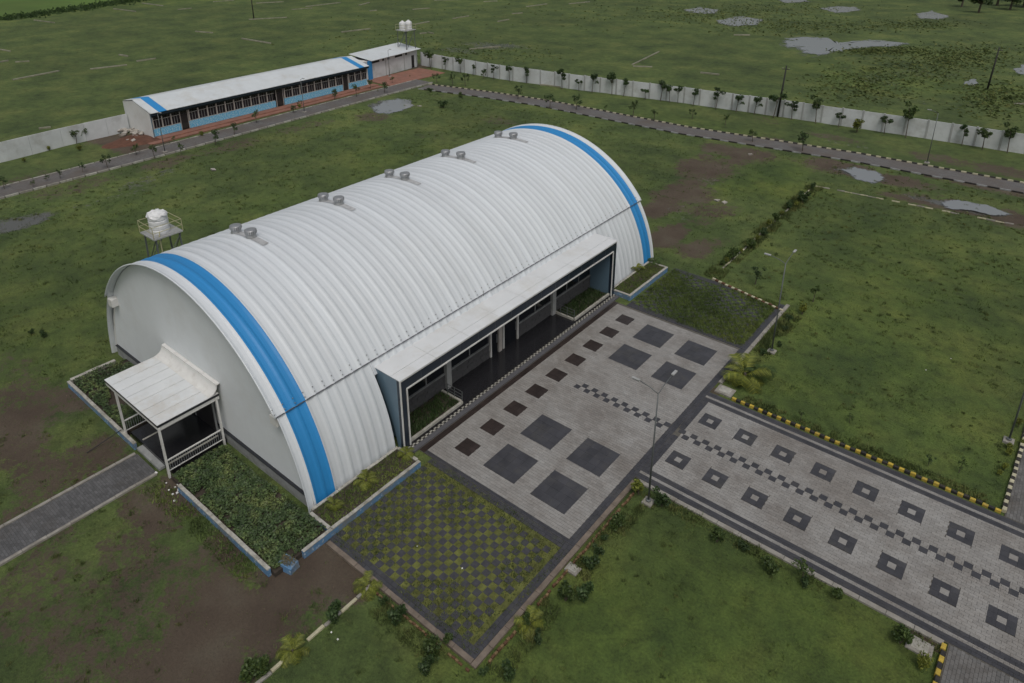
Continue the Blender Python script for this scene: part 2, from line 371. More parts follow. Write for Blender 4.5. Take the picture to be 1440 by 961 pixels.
# (px, py, rx, ry in metres along world x,y, strength)
MUD = [(30,610,3.2,2.0,.8),(110,560,1.6,1.6,.7),(150,630,2.2,1.4,.7),(250,690,2.0,1.2,.95),(210,720,2.2,1.2,.85),(330,760,1.6,1.4,.7),
       (455,800,2.0,1.4,1.0),(400,830,2.2,1.3,1.0),(340,870,2.4,1.4,1.0),(290,930,2.6,1.6,1.0),(470,770,1.3,1.3,1.0),(500,800,1.0,1.2,.95),(230,960,2.4,1.6,.8),(90,720,2.5,1.2,.45),(60,900,2.0,1.2,.35),(160,900,2.5,1.2,.35),
       (940,330,1.4,3.0,1.0),(930,290,1.8,4.0,.95),(960,270,3.0,4.0,.8),(1000,235,3.2,4.5,.85),(985,350,1.6,2.5,.8),(1040,215,4.5,3.0,.75),(1000,300,2.5,3.0,.6),
       (1180,235,5.0,2.5,.8),(1240,250,4.5,2.0,.8),(1340,290,6.0,2.0,.85),(1430,310,5.0,2.0,.8),(1120,205,5.0,1.6,.7),(1400,265,7.0,1.4,.7),
       (1330,225,6,2.0,.6),(1420,240,6,2.5,.65),(1180,195,5,2.0,.55),(1080,170,4,2.0,.45),
       (195,200,3.5,3.5,1.0),(160,195,2.5,2.5,.9),(520,165,3.5,2.5,.6),(560,148,3,3,.5),(110,262,3,6,.5),(0,265,3,8,.5),(230,230,2.0,4.0,.6),(330,205,2.2,6,.55),(420,180,2.0,6,.5),
       (575,95,3,6,.7),(1060,600,0.5,0.5,0.1),(1010,550,.7,.7,.8),(790,790,.5,.5,.6),(700,170,3.5,2,.5),(620,135,3,2,.4),(1350,725,1.0,.8,.7),(1295,900,.8,.6,.8),(620,190,5,3,.35),
       (60,760,4,2.2,.52),(180,780,3.5,2.0,.55),(60,860,4,2,.5),(180,850,3.5,2,.52),(120,930,4,1.6,.55),(300,800,2.2,1.6,.55),(260,860,2.5,1.4,.6),(60,660,4,1.5,.62),(30,570,4,2.2,.6),(120,650,3,1.5,.6),(30,520,4,1.5,.45),(420,880,1.2,1.2,.45)]
WET = [(15,315,2.0,4.5,.78),(190,260,1.5,3.0,.55),(240,240,1.3,4,.55),(545,150,3.4,3.2,.9),(960,300,2.0,3.0,.45),(1210,245,3.2,1.5,.75),(1360,292,5.0,1.1,.8),(1200,205,5,.8,.5),(700,65,9,5,.6),(640,70,6,4,.55),(1300,105,10,7,.5),(1230,115,6,5,.5),(1270,140,8,3,.45),(170,275,.8,6,.5),(1000,255,2,2,.5)]
LUSH = [(1250,450,9,12,.8),(1150,560,5,5,.8),(1350,620,5,6,.7),(1000,880,5,5,1.0),(850,880,4,4,1.0),(1150,900,5,4,1.0),(720,930,3,3,.8),(1080,260,5,4,.9),(1090,240,3,3,.8),
        (1000,400,2,3,.5),(1300,350,10,6,.5),(40,10,20,40,1.0),(120,5,22,30,1.0),(330,130,4,7,.25),(100,350,10,8,.3),(60,450,8,6,.45),(380,300,6,8,.35),(560,230,8,8,.45),(400,760,2,2,.7),(960,170,12,2.5,.4),(700,135,14,3,.4),(1220,110,14,10,.5),(1340,120,10,9,.5)]
def blobs(x, y, lst, wob=0.55, sc_=0.5):
    out = np.zeros_like(x); nz = fbm(x*sc_, y*sc_, 4)-0.5
    for px, py, rx, ry, s in lst:
        cx, cy = at(px, py)
        d = np.sqrt(((x-cx)/rx)**2 + ((y-cy)/ry)**2)
        out = np.maximum(out, s*np.clip(1.45 - d*0.95 + nz*wob*2, 0, 1))
    return out
def rect(x, y, x0, x1, y0, y1): return (x > x0) & (x < x1) & (y > y0) & (y < y1)
def poly_road(x, y, pts, hw):
    m = np.zeros(x.shape, bool)
    for (ax, ay), (bx, by) in zip(pts[:-1], pts[1:]):
        dx, dy = bx-ax, by-ay; L2 = dx*dx+dy*dy
        t = np.clip(((x-ax)*dx+(y-ay)*dy)/L2, 0, 1)
        m |= np.hypot(x-ax-t*dx, y-ay-t*dy) < hw
    return m
ROAD_W = [(-59.2,-60), (-59.2,-5), (-59.6,15), (-60.6,40), (-61.2,60)]
ROAD_N = [(-58.6,57.2), (-48,59.4), (-38.2,60.8), (-15.8,61.2), (4.0,63.8), (20.2,64.4), (60,66)]
def paved(x, y, g=0.0):
    m = rect(x, y, -22.2-g, 0.75+g, -6.8-g, 27.2+g) | rect(x, y, -1.0, 9.76+g, -7.0-g, 26.9+g)
    m |= rect(x, y, 9.4, 60, 4.95-g, 14.25+g) | rect(x, y, 23.25-g, 32, -60, 5.2) | rect(x, y, 24.0-g, 32, 14, 90)
    m |= rect(x, y, -20.65-g, 0.8+g, -9.75-g, -6) | rect(x, y, -11.85-g, -9.25+g, -60, -9)
    m |= poly_road(x, y, ROAD_W, 1.9+g) | poly_road(x, y, ROAD_N, 1.75+g)
    m |= rect(x, y, -73, -61.5, 16.5, 54) | rect(x, y, -73.5, -63.5, 54, 68.2)
    m |= rect(x, y, 9.4, 10.65, 13.8, 15.2)
    return m

# ------------------------------------------------------------------ ground sheet
def axis(lo, hi, step, far, k=1.22):
    a = list(np.arange(lo, hi+1e-6, step)); s = step
    while a[-1] < far: s *= k; a.append(a[-1]+s)
    s = step
    while a[0] > -far: s *= k; a.insert(0, a[0]-s)
    return np.array(a)
gx = axis(-72, 34, 0.4, 3000, 1.09); gy = axis(-24, 82, 0.4, 3000, 1.09)
X, Y = np.meshgrid(gx, gy); x = X.ravel(); y = Y.ravel()
mud = blobs(x, y, MUD); wet = blobs(x, y, WET, 0.6, 0.35); lush = blobs(x, y, LUSH, 0.5, 0.2)
far = np.hypot(x+20, y-20) > 400
lush[far] = 0; mud[far] = 0; wet[far] = 0
pv = paved(x, y, 0.5)
zg = np.where(pv, -0.05, (fbm(x*0.5, y*0.5, 4)-0.5)*0.10 - 0.02*mud - 0.05*np.clip(wet, 0, 1))
zg = np.where(np.hypot(x+20, y-20) > 90, zg*0.4-0.02, zg)
nx, ny = len(gx), len(gy)
ii = (np.arange(ny-1)[:, None]*nx + np.arange(nx-1)[None, :]).ravel()
faces = np.stack([ii, ii+1, ii+nx+1, ii+nx], 1)
ground = structure(link('ground', np_mesh('ground', np.stack([x, y, zg], 1), faces, GROUND, dict(mud=mud, wet=wet, lush=lush), smooth=True)))

# grass blades
def grass_patch(name, xs, ys, h, wd, lush_a, parent=None, z0=0.0, blades=3):
    n = len(xs); N_ = n*blades
    bx = np.repeat(xs, blades) + rng.randn(N_)*wd*1.2; by = np.repeat(ys, blades) + rng.randn(N_)*wd*1.2
    an = rng.rand(N_)*2*np.pi; hh = np.repeat(h, blades)*(0.6+0.7*rng.rand(N_)); ww = np.repeat(wd if hasattr(wd,'__len__') else np.full(n, wd), blades) if hasattr(wd,'__len__') else np.full(N_, wd)
    lean = rng.rand(N_)*0.9*hh; la = rng.rand(N_)*2*np.pi
    dx, dy = np.cos(an)*ww/2, np.sin(an)*ww/2
    zz = np.full(N_, z0)-0.01 if not hasattr(z0,'__len__') else np.repeat(z0, blades)-0.01
    v = np.empty((N_, 3, 3))
    v[:,0] = np.stack([bx-dx, by-dy, zz], 1); v[:,1] = np.stack([bx+dx, by+dy, zz], 1)
    v[:,2] = np.stack([bx+np.cos(la)*lean, by+np.sin(la)*lean, zz+hh], 1)
    f = np.arange(N_*3).reshape(-1, 3)
    at_ = np.repeat(np.repeat(lush_a, blades), 3)
    o = link(name, np_mesh(name, v.reshape(-1,3), f, GRASS, dict(lush=at_)), parent)
    return stuff(o)
def scatter(x0, x1, y0, y1, dens, hmin, hmax, wd, keep_mud=0.55):
    n = int((x1-x0)*(y1-y0)*dens); xs = x0+rng.rand(n)*(x1-x0); ys = y0+rng.rand(n)*(y1-y0)
    k = ~paved(xs, ys, 0.03); xs, ys = xs[k], ys[k]
    m = blobs(xs, ys, MUD); wv = blobs(xs, ys, WET, 0.6, 0.35)
    cl = fbm(xs*0.9+40, ys*0.9, 3)
    pr = np.clip(1.15-m*1.15, 0.04, 1)*np.clip(1.2-wv*1.3, 0.03, 1)*np.clip((cl-0.25)*3.0, 0.15, 1)
    k = rng.rand(len(xs)) < pr; xs, ys, cl, m = xs[k], ys[k], cl[k], m[k]
    h = (hmin+(hmax-hmin)*rng.rand(len(xs))**2)*(0.6+1.0*np.clip(cl-0.3, 0, 1))
    return xs, ys, h, blobs(xs, ys, LUSH, 0.5, 0.2)
parts = [(-24, 30, -22, 27, 34, .03, .13, .035), (-24, 30, 27, 62, 9, .04, .2, .07), (-57, -22, -14, 57, 7, .05, .22, .085)]
for x0, x1, y0, y1, dn, h0, h1, wd in parts:
    xs, ys, h, lu = scatter(x0, x1, y0, y1, dn, h0, h1, wd)
    g_o = grass_patch('grass', xs, ys, h, wd, lu)
    g_o['label'] = 'short rough grass covering the open ground'; g_o['category'] = 'grass'

# taller clumps and weeds that break up the short grass
def clumps(n, x0, x1, y0, y1, hmin, hmax, wd, per, mat, label):
    cx_ = x0+rng.rand(n)*(x1-x0); cy_ = y0+rng.rand(n)*(y1-y0)
    k = ~paved(cx_, cy_, 0.15) & (fbm(cx_*0.35+70, cy_*0.35, 3) > 0.44) & (blobs(cx_, cy_, MUD) < 0.85); cx_, cy_ = cx_[k], cy_[k]
    s_ = np.repeat(0.08+0.22*rng.rand(len(cx_))**2, per); a_ = rng.rand(len(s_))*6.283; r_ = s_*np.sqrt(rng.rand(len(s_)))
    xs = np.repeat(cx_, per)+r_*np.cos(a_); ys = np.repeat(cy_, per)+r_*np.sin(a_)
    h = np.repeat(hmin+(hmax-hmin)*rng.rand(len(cx_))**2, per)*(0.6+0.6*rng.rand(len(xs)))
    o = grass_patch('weed_clumps', xs, ys, h, wd, blobs(xs, ys, LUSH, 0.5, 0.2)); o.data.materials[0] = mat; o['label'] = label; o['category'] = 'weeds'
WEED, t_, b_ = newmat('weed_blades')
g_ = N(t_, 'ShaderNodeNewGeometry'); n_ = noise(t_, 0.8, 3)
c_ = ramp(t_, n_.outputs['Fac'], [(0.32, (0.045, 0.070, 0.018)), (0.5, (0.08, 0.108, 0.028)), (0.66, (0.15, 0.16, 0.05))])
c_ = mix(t_, 1.0, c_, ramp(t_, g_.outputs['Random Per Island'], [(0.0, 0.6), (1.0, 1.5)]), 'MULTIPLY')
t_.links.new(c_, b_.inputs['Base Color']); b_.inputs['Roughness'].default_value = 0.8
clumps(3200, -24, 24, -22, 27, .05, .18, .025, 14, WEED, 'scattered taller weeds in the rough grass around the hall')
clumps(1100, 3, 30, 27, 62, .06, .2, .04, 12, WEED, 'scattered taller weeds over the large lawn')
clumps(900, -57, -22, -14, 57, .06, .2, .05, 12, WEED, 'scattered taller weeds in the yard behind the hall')
# bright crop field in the distance
CROP = plain('crop_green', (0.080, 0.140, 0.022), 0.9, 0.25, 0.05, dirt=((0.10, 0.145, 0.03), 0.6), dscale=0.02)
fp = [at(*q) for q in ((-60,33),(0,27),(60,20),(120,10),(165,3),(210,-6),(150,-40),(-60,-40),(-200,-10))]
mb = MB(); mb.v = [(a, b, 0.03) for a, b in fp]; mb.f = [tuple(range(len(fp)))]; mb.mi = [0]; structure(mb.build('crop_field', CROP))
# low growth hugging the lawn edges
def edge_growth(x0, x1, y0, y1, n, hmax, label):
    xs = x0+(x1-x0)*rng.rand(n); ys = y0+(y1-y0)*rng.rand(n); k = fbm(xs*1.1+5, ys*1.1+60, 3) > 0.44; xs, ys = xs[k], ys[k]
    o = grass_patch('edge_growth', xs, ys, 0.06+(hmax-.06)*rng.rand(len(xs))**1.5*np.clip((fbm(xs*1.1+5, ys*1.1+60, 3)-.38)*4, .2, 1), 0.05, np.full(len(xs), .9)); o.data.materials[0] = WEED; o['label'] = label; o['category'] = 'weeds'
edge_growth(9.95, 10.9, -6.8, 4.5, 1500, .4, 'leafy growth hugging the plaza kerb on the front lawn')
edge_growth(11, 23.5, 14.3, 14.9, 1100, .3, 'leafy growth behind the yellow and black kerb of the large lawn')
edge_growth(9.85, 10.9, 15.4, 25.5, 2600, .5, 'leafy growth beside the overgrown turf paving')
edge_growth(3.6, 9.4, -8.1, -7.3, 900, .35, 'leafy growth below the turf paving kerb')
edge_growth(10.5, 23, 4.3, 4.9, 900, .28, 'leafy growth along the walkway kerb on the front lawn')
edge_growth(2.9, 4.3, 27, 52, 4500, .55, 'leafy growth along the stone edging of the large lawn')
# clods and pebbles on the bare soil
n = 16000; cx_ = -24+36*rng.rand(n); cy_ = -18+60*rng.rand(n); k = (blobs(cx_, cy_, MUD) > .55) & ~paved(cx_, cy_, .1); cx_, cy_ = cx_[k], cy_[k]; n = len(cx_)
s_ = .012+.035*rng.rand(n)**3; vv = np.empty((n, 4, 3)); 
for q in range(3): vv[:, q] = np.stack([cx_+s_*np.cos(2.09*q+rng.rand(n)), cy_+s_*np.sin(2.09*q+rng.rand(n)), np.full(n, -.06)], 1)
vv[:, 3] = np.stack([cx_, cy_, s_*1.2+(fbm(cx_*.5, cy_*.5, 4)-.5)*.1], 1)
ff = (np.arange(n)[:, None, None]*4+np.array([[0,1,3],[1,2,3],[2,0,3]])[None]).reshape(-1, 3)
CLOD = plain('soil_clods', (0.12, 0.092, 0.068), 0.95, 0.3, 3, island=0.5)
o = stuff(link('soil_clods', np_mesh('soil_clods', vv.reshape(-1, 3), ff, CLOD))); o['label'] = 'clods and pebbles on the bare brown soil'; o['category'] = 'soil'
# ponds and puddles
PONDS = [([(1094,58),(1108,53),(1128,51),(1160,53),(1180,60),(1205,57),(1240,56),(1280,60),(1276,65),(1240,66),(1205,69),(1178,74),(1150,81),(1125,76),(1104,68)], 'pond'),
 ([(957,14),(985,10),(1013,14),(1005,20),(972,19)], 'pond'), ([(1001,31),(1022,25),(1045,23),(1075,28),(1068,36),(1030,38)], 'pond'),
 ([(1150,13),(1175,9),(1205,10),(1212,15),(1180,19)], 'pond'), ([(1287,20),(1310,15),(1336,22),(1322,29),(1293,27)], 'pond'),
 ([(1350,119),(1362,112),(1377,110),(1372,122)], 'puddle'), ([(1424,98),(1440,90),(1460,96),(1450,106),(1430,106)], 'puddle'),
 ([(522,152),(535,142),(560,139),(580,141),(586,148),(570,156),(548,163),(528,162)], 'puddle'),
 ([(1178,238),(1200,234),(1235,241),(1246,250),(1232,260),(1200,254)], 'puddle'), ([(1318,283),(1345,281),(1390,289),(1432,304),(1410,306),(1365,298),(1325,293)], 'puddle'),
 ([(1090,0),(1130,-3),(1140,3),(1105,5)], 'pond')]
for pts, nm in PONDS:
    wp = [Vector(at(*q)) for q in pts]; out = []
    for i in range(len(wp)):
        a, b = wp[i], wp[(i+1) % len(wp)]; L = (b-a).length; n = max(3, int(L/1.2))
        nr = Vector((b.y-a.y, a.x-b.x)).normalized()
        for k in range(n):
            tt = k/n; p = a.lerp(b, tt)
            out.append(p + nr*(random.random()-0.5)*min(0.9, L*0.16))
    c0 = sum(out, Vector((0, 0)))/len(out); n = len(out); vs, ed = [], []
    for s_, e_ in ((1.08, 0.0), (0.75, .75), (0.4, 1.0)):
        for p in out: q = c0+(p-c0)*s_; vs.append((q.x, q.y, 0.045)); ed.append(e_)
    vs.append((c0.x, c0.y, 0.045)); ed.append(1.0)
    fs = [(r*n+j, r*n+(j+1)%n, (r+1)*n+(j+1)%n) for r in range(2) for j in range(n)] + [(r*n+j, (r+1)*n+(j+1)%n, (r+1)*n+j) for r in range(2) for j in range(n)] + [(2*n+j, 2*n+(j+1)%n, 3*n) for j in range(n)]
    structure(link(nm, np_mesh(nm, np.array(vs), np.array(fs), WATER, dict(edge=np.array(ed)))))

# ------------------------------------------------------------------ paving
def subtract(r, h):
    x0, x1, y0, y1 = r; a0, a1, b0, b1 = h
    if a0 >= x1 or a1 <= x0 or b0 >= y1 or b1 <= y0: return [r]
    o = []
    if a0 > x0: o.append((x0, a0, y0, y1))
    if a1 < x1: o.append((a1, x1, y0, y1))
    xa, xb = max(x0, a0), min(x1, a1)
    if b0 > y0: o.append((xa, xb, y0, b0))
    if b1 < y1: o.append((xa, xb, b1, y1))
    return o
def pavers(name, region, a, b, holes, mat, parent, z=0.018, gap=0.010, along_x=True):
    x0, x1, y0, y1 = region; mb = MB()
    if along_x: la, lb = (x1-x0), (y1-y0)
    else: la, lb = (y1-y0), (x1-x0)
    rows = int(math.ceil(lb/b - 1e-6))
    for j in range(rows):
        off = -(a/2)*(j % 2); k = 0
        while off + k*a < la - 1e-4:
            p0, p1 = max(0, off+k*a), min(la, off+(k+1)*a); q0, q1 = j*b, min(lb, (j+1)*b); k += 1
            r = (x0+p0, x0+p1, y0+q0, y0+q1) if along_x else (x0+q0, x0+q1, y0+p0, y0+p1)
            rs = [r]
            for h in holes: rs = [s for rr in rs for s in subtract(rr, h)]
            for (c0, c1, d0, d1) in rs:
                if c1-c0 < 0.04 or d1-d0 < 0.04: continue
                zz = z + random.uniform(-0.002, 0.002)
                mb.box(c0+gap/2, c1-gap/2, d0+gap/2, d1-gap/2, -0.01, zz, bottom=False)
    return stuff(mb.build(name, mat, parent))
def slab(name, x0, x1, y0, y1, z, mat, parent=None, z0=-0.12):
    mb = MB(); mb.box(x0, x1, y0, y1, z0, z); return mb.build(name, mat, parent)
def tiles_mesh(name, n, size, mat, z=0.02, gap=0.006, hole=None):
    mb = MB(); s = size/n
    for i in range(n):
        for j in range(n):
            if hole and (i, j) in hole: continue
            mb.box(i*s+gap/2, (i+1)*s-gap/2, j*s+gap/2, (j+1)*s-gap/2, -0.01, z+random.uniform(-.0015,.0015), bottom=False)
    return mb.mesh(name, mat)

U = 1.0075
plaza = structure(slab('plaza', -0.40, 9.47, -0.23, 19.33, 0.0, GROUT))
sq2 = [(3.01, s) for s in (1.02, 4.07, 13.02, 16.06)] + [(6.06, s) for s in (1.02, 4.07, 13.02, 16.06)]
holes = [(a, a+2.02, b, b+2.02) for a, b in sq2]
sq1 = [(1.0, 1.0+2.015*k) for k in range(9)]
holes += [(a, a+1.0, b, b+1.0) for a, b in sq1]
CK = 0.3385
chk_up = [3.29+0.6775*k for k in range(9)]; chk_lo = [2.955+0.6775*k for k in range(9)]
for xs_ in chk_up: holes.append((xs_, xs_+CK, 9.58, 9.58+CK))
for xs_ in chk_lo: holes.append((xs_, xs_+CK, 9.58-CK, 9.58))
pavers('paver_field', (0.0, 9.08, 0.0, 19.1), U/3, U/6, holes, PAVE, plaza)
big_me = tiles_mesh('dark_square', 4, 2.02, DPAVE); small_me = tiles_mesh('brown_square', 3, 1.0, BROWNP); chk_me = tiles_mesh('checker_tile', 1, CK, DPAVE)
for a, b in sq2: link('dark_square', big_me, plaza, (a, b, 0))
for a, b in sq1: link('brown_square', small_me, plaza, (a, b, 0))
for xs_ in chk_up: link('checker_tile', chk_me, plaza, (xs_, 9.58, 0))
for xs_ in chk_lo: link('checker_tile', chk_me, plaza, (xs_, 9.58-CK, 0))
pavers('dark_border', (9.08, 9.46, -0.22, 19.32), 0.34, 0.19, [], DPAVE, plaza, along_x=False)
pavers('brown_border', (-0.36, 0.0, -0.22, 19.32), 0.34, 0.18, [], BROWNP, plaza, along_x=False)
pavers('dark_border', (0.0, 9.08, -0.22, 0.0), 0.34, 0.11, [], DPAVE, plaza)

walk = structure(slab('walkway', 9.47, 34.0, 5.22, 13.90, -0.001, GROUT))
rings = [(10.105+2.03*k, y_) for k in range(11) for y_ in (7.155, 10.97)]
holes = [(a, a+1.0, b, b+1.0) for a, b in rings]
wu = [9.6+0.6775*k+0.02 for k in range(33)]; wl = [9.6+0.6775*k-0.3185+0.6775 for k in range(33)]
for v in wu: holes.append((v, v+CK, 9.58, 9.58+CK))
for v in wl: holes.append((v, v+CK, 9.58-CK, 9.58))
pavers('paver_field', (9.82, 34.0, 6.11, 12.97), U/3, U/6, holes, PAVE, walk)
pavers('dark_border', (9.47, 9.82, 5.78, 13.30), 0.34, 0.175, [(9.5,9.82,9.24,9.92)], DPAVE, walk, along_x=False)
ring_me = tiles_mesh('paver_ring', 3, 1.0, DPAVE, hole={(1,1)}); ctr = MB(); ctr.bevbox(0.335, 0.665, 0.335, 0.665, -0.01, 0.022, 0.006); ctr_me = ctr.mesh('centre_tile', PAVE)
for a, b in rings:
    r_ = link('paver_ring', ring_me, walk, (a, b, 0)); link('centre_tile', ctr_me, r_)
for v in wu: link('checker_tile', chk_me, walk, (v, 9.58, 0))
for v in wl: link('checker_tile', chk_me, walk, (v, 9.58-CK, 0))
for y0, y1, m_ in ((5.25,5.60,DPAVE),(5.60,5.78,PAVE),(5.78,6.11,DPAVE),(12.97,13.30,DPAVE),(13.30,13.49,PAVE),(13.49,13.86,DPAVE)):
    pavers('edge_course', (9.82 if y0 in (5.78, 12.97) else 9.47, 34.0, y0, y1), 0.34, (y1-y0)/2, [], m_, walk)

# concrete edge strips round the plaza and the walkway
def kerb(name, label, segs, mat=CONC, h=0.05):
    t = thing(name, label, 'kerb')
    for x0, x1, y0, y1 in segs:
        L = max(x1-x0, y1-y0); n = max(1, int(round(L/1.0)))
        for k in range(n):
            mb = MB(); g = 0.006; hh = h + random.uniform(-.008, .008)
            if x1-x0 > y1-y0: mb.bevbox(x0+k*L/n+g, x0+(k+1)*L/n-g, y0, y1, -0.15, hh, 0.012)
            else: mb.bevbox(x0, x1, y0+k*L/n+g, y0+(k+1)*L/n-g, -0.15, hh, 0.012)
            mb.build('kerb_stone', mat, t)
    return t
kerb('edge_kerb', 'flush concrete kerb along the outer side of the square plaza next to the clipped lawn', [(9.475, 9.72, -7.1, 4.95)], MUDC)
kerb('edge_kerb', 'flush concrete kerb beside the walkway with the lamp post at its corner', [(9.73, 23.2, 4.98, 5.215)])
kerb('edge_kerb', 'flush concrete kerb beside the overgrown turf paving and the palm clump', [(9.475, 9.72, 15.1, 26.7)])
kerb('edge_kerb', 'muddy brown concrete kerb on the soil side of the green checkered turf paving', [(0.75, 9.47, -7.1, -6.88)], MUDC, h=0.09)

def stripe_kerb(name, label, p, q, pitch, wd, h, ma, mb_, skip=0.0, cat='kerb'):
    t = thing(name, label, cat)
    p = Vector((p[0], p[1], 0)); q = Vector((q[0], q[1], 0)); d = q-p; L = d.length; d.normalize()
    n = int(L/pitch*2); s = L/n
    t.location = p; t.rotation_euler = (0, 0, math.atan2(d.y, d.x))
    ms = []
    for m_ in (ma, mb_):
        b = MB(); b.bevbox(0.012, s-0.012, -wd/2, wd/2, -0.12, h, 0.02); ms.append(b.mesh('kerb_stone', m_))
    for k in range(n):
        if skip and random.random() < skip: continue
        o = link('kerb_stone', ms[k % 2], t, (k*s, random.uniform(-.02,.02), random.uniform(-.03,.015)))
        o.rotation_euler = (random.uniform(-.06,.06), random.uniform(-.03,.03), random.uniform(-.05,.05))
    return t
stripe_kerb('striped_kerb', 'bright yellow and black kerb between the walkway and the large lawn', (10.75, 14.12), (24.05, 14.12), 0.515, 0.15, 0.13, YEL, BLK)
stripe_kerb('striped_kerb', 'pale yellow and black kerb between the large lawn and the cobbled cross road', (24.12, 14.2), (24.6, 30.0), 0.56, 0.18, 0.17, PALEY, BLK)
stripe_kerb('striped_kerb', 'yellow and black kerb between the clipped lawn and the cross road end', (23.22, 5.0), (23.45, -4.0), 0.62, 0.17, 0.16, YEL, BLK)
stripe_kerb('striped_kerb', 'pale and rusty striped kerb along the far end of the overgrown turf paving', (3.75, 26.85), (9.6, 25.6), 0.55, 0.17, 0.14, PALEY, ORANGE)
stripe_kerb('broken_kerb', 'broken rusty orange kerb stones along the lawn beside the square plaza', (9.95, 4.6), (9.95, -6.6), 0.36, 0.10, 0.08, ORANGE, TAN, 0.12)
stripe_kerb('broken_kerb', 'broken rusty kerb stones below the soil side of the turf paving', (3.6, -7.3), (9.6, -7.3), 0.36, 0.09, 0.06, ORANGE, TAN, 0.15)
stripe_kerb('lawn_edging', 'thin pale stone edging between the bare soil strip and the front lawn', (3.95, -7.2), (3.80, -16.0), 1.6, 0.14, 0.10, CONC, PALEY, 0.1, 'edging')
stripe_kerb('lawn_edging', 'thin pale stone edging along the shrubs on the muddy side of the large lawn', (3.65, 26.9), (3.45, 51.8), 1.4, 0.14, 0.09, PALEY, CONC, 0.25, 'edging')
stripe_kerb('lawn_edging', 'thin pale stone edging on the far side of the large lawn', (3.5, 51.8), (24.0, 53.6), 1.4, 0.12, 0.08, PALEY, CONC, 0.2, 'edging')

# inspection chamber covers in the kerb corners
for x_, y_, s_, lb in ((10.15, 14.55, 1.0, 'flat concrete chamber cover at the corner of plaza and walkway'), (22.5, 4.35, 0.9, 'flat concrete chamber cover by the cross road at the front lawn'), (10.1, -1.2, 0.6, 'small broken concrete cover beside the turf paving corner')):
    t = thing('chamber_cover', lb, 'cover', (x_, y_, 0)); b = MB(); b.bevbox(-s_/2, s_/2, -s_*.4, s_*.4, -0.05, 0.06, 0.015); b.build('frame', CONC, t)
    b = MB(); b.bevbox(-s_*.32, s_*.32, -s_*.25, s_*.25, 0.05, 0.085, 0.01); b.build('lid', CAPSTONE, t)

# turf paving: dark blocks alternating with grass cells
TURFSOIL = plain('turf_soil', (0.115, 0.125, 0.032), 0.9, 0.45, 2.0, dirt=((0.05, 0.055, 0.02), 0.9), dscale=0.8)
turf = structure(slab('turf_paving', 0.62, 9.47, -6.88, -0.235, -0.003, TURFSOIL))
pavers('dark_border', (0.62, 9.46, -6.88, -6.45), 0.34, 0.21, [], DPAVE, turf)
pavers('dark_border', (9.05, 9.46, -6.45, -0.235), 0.34, 0.205, [], DPAVE, turf, along_x=False)
pavers('dark_border', (0.62, 9.05, -0.62, -0.235), 0.34, 0.19, [], DKTURF, turf)
CELL = 0.325
b = MB(); b.bevbox(0.004, CELL-0.004, 0.004, CELL-0.004, -0.01, 0.014, 0.008); cell_me = b.mesh('turf_block', DKTURF)
gxs, gys, blk = [], [], []
nxc, nyc = int((9.05-0.62)/CELL), int((6.45-0.62)/CELL)
for i in range(nxc):
    for j in range(nyc):
        cx, cy = 0.64+i*CELL, -6.44+j*CELL
        if (i+j) % 2 == 0:
            blk.append((cx, cy))
        else:
            n = 15; gxs += list(cx+CELL*(0.12+0.76*rng.rand(n))); gys += list(cy+CELL*(0.12+0.76*rng.rand(n)))
blk.sort(key=lambda q: (q[0]-CAM.x)**2+(q[1]-CAM.y)**2)
for q in blk[:300]: link('turf_block', cell_me, turf, (q[0], q[1], random.uniform(-.003,.003)))
mb = MB()
for q in blk[300:]: mb.bevbox(q[0]+.004, q[0]+CELL-.004, q[1]+.004, q[1]+CELL-.004, -.01, .014+random.uniform(-.003,.003), .008)
stuff(mb.build('turf_block', DKTURF, turf))
# weeds creeping over the blocks
n = 9000; ex = 0.62+8.8*rng.rand(n); ey = -6.8+6.5*rng.rand(n)
edge = np.minimum(np.minimum(ex-0.6, 9.45-ex), np.minimum(ey+6.9, -0.2-ey))
k = (fbm(ex*0.5+9, ey*0.5, 3) > 0.57) | ((edge < 1.1) & (fbm(ex*0.7, ey*0.7+5, 3) > 0.47))
gxs = np.array(gxs+list(ex[k][::3])); gys = np.array(gys+list(ey[k][::3]))
grass_patch('grass', gxs, gys, 0.02+0.03*rng.rand(len(gxs)), 0.025, np.full(len(gxs), 0.75), turf, 0.0)
wk = rng.rand(k.sum()) < 0.75
cr_ = grass_patch('creeping_weeds', ex[k][wk], ey[k][wk], 0.04+0.08*rng.rand(wk.sum()), 0.045, np.full(wk.sum(), 0.2), turf, 0.0); cr_.data.materials[0] = WEED
GRASSC, t_, b_ = newmat('turf_cell_grass')
g_ = N(t_, 'ShaderNodeNewGeometry')
n_ = noise(t_, 0.6, 4)
c_ = ramp(t_, n_.outputs['Fac'], [(0.35, (0.07, 0.09, 0.022)), (0.6, (0.20, 0.21, 0.042))])
c_ = mix(t_, 1.0, c_, ramp(t_, g_.outputs['Random Per Island'], [(0.0, 0.7), (1.0, 1.35)]), 'MULTIPLY')
t_.links.new(c_, b_.inputs['Base Color']); b_.inputs['Roughness'].default_value = 0.8
for o in turf.children:
    if o.name.startswith('grass'): o.data.materials[0] = GRASSC
turf2 = structure(slab('turf_paving', 0.55, 9.47, 19.34, 26.75, -0.012, MATS['ground']))
pavers('dark_border', (9.05, 9.46, 19.34, 26.5), 0.34, 0.205, [], DPAVE, turf2, along_x=False)
pavers('dark_border', (0.62, 9.05, 19.34, 19.9), 0.34, 0.19, [], DKTURF, turf2)
pavers('dark_border', (0.62, 6.0, 26.2, 26.7), 0.34, 0.19, [], DKTURF, turf2)
mb = MB()
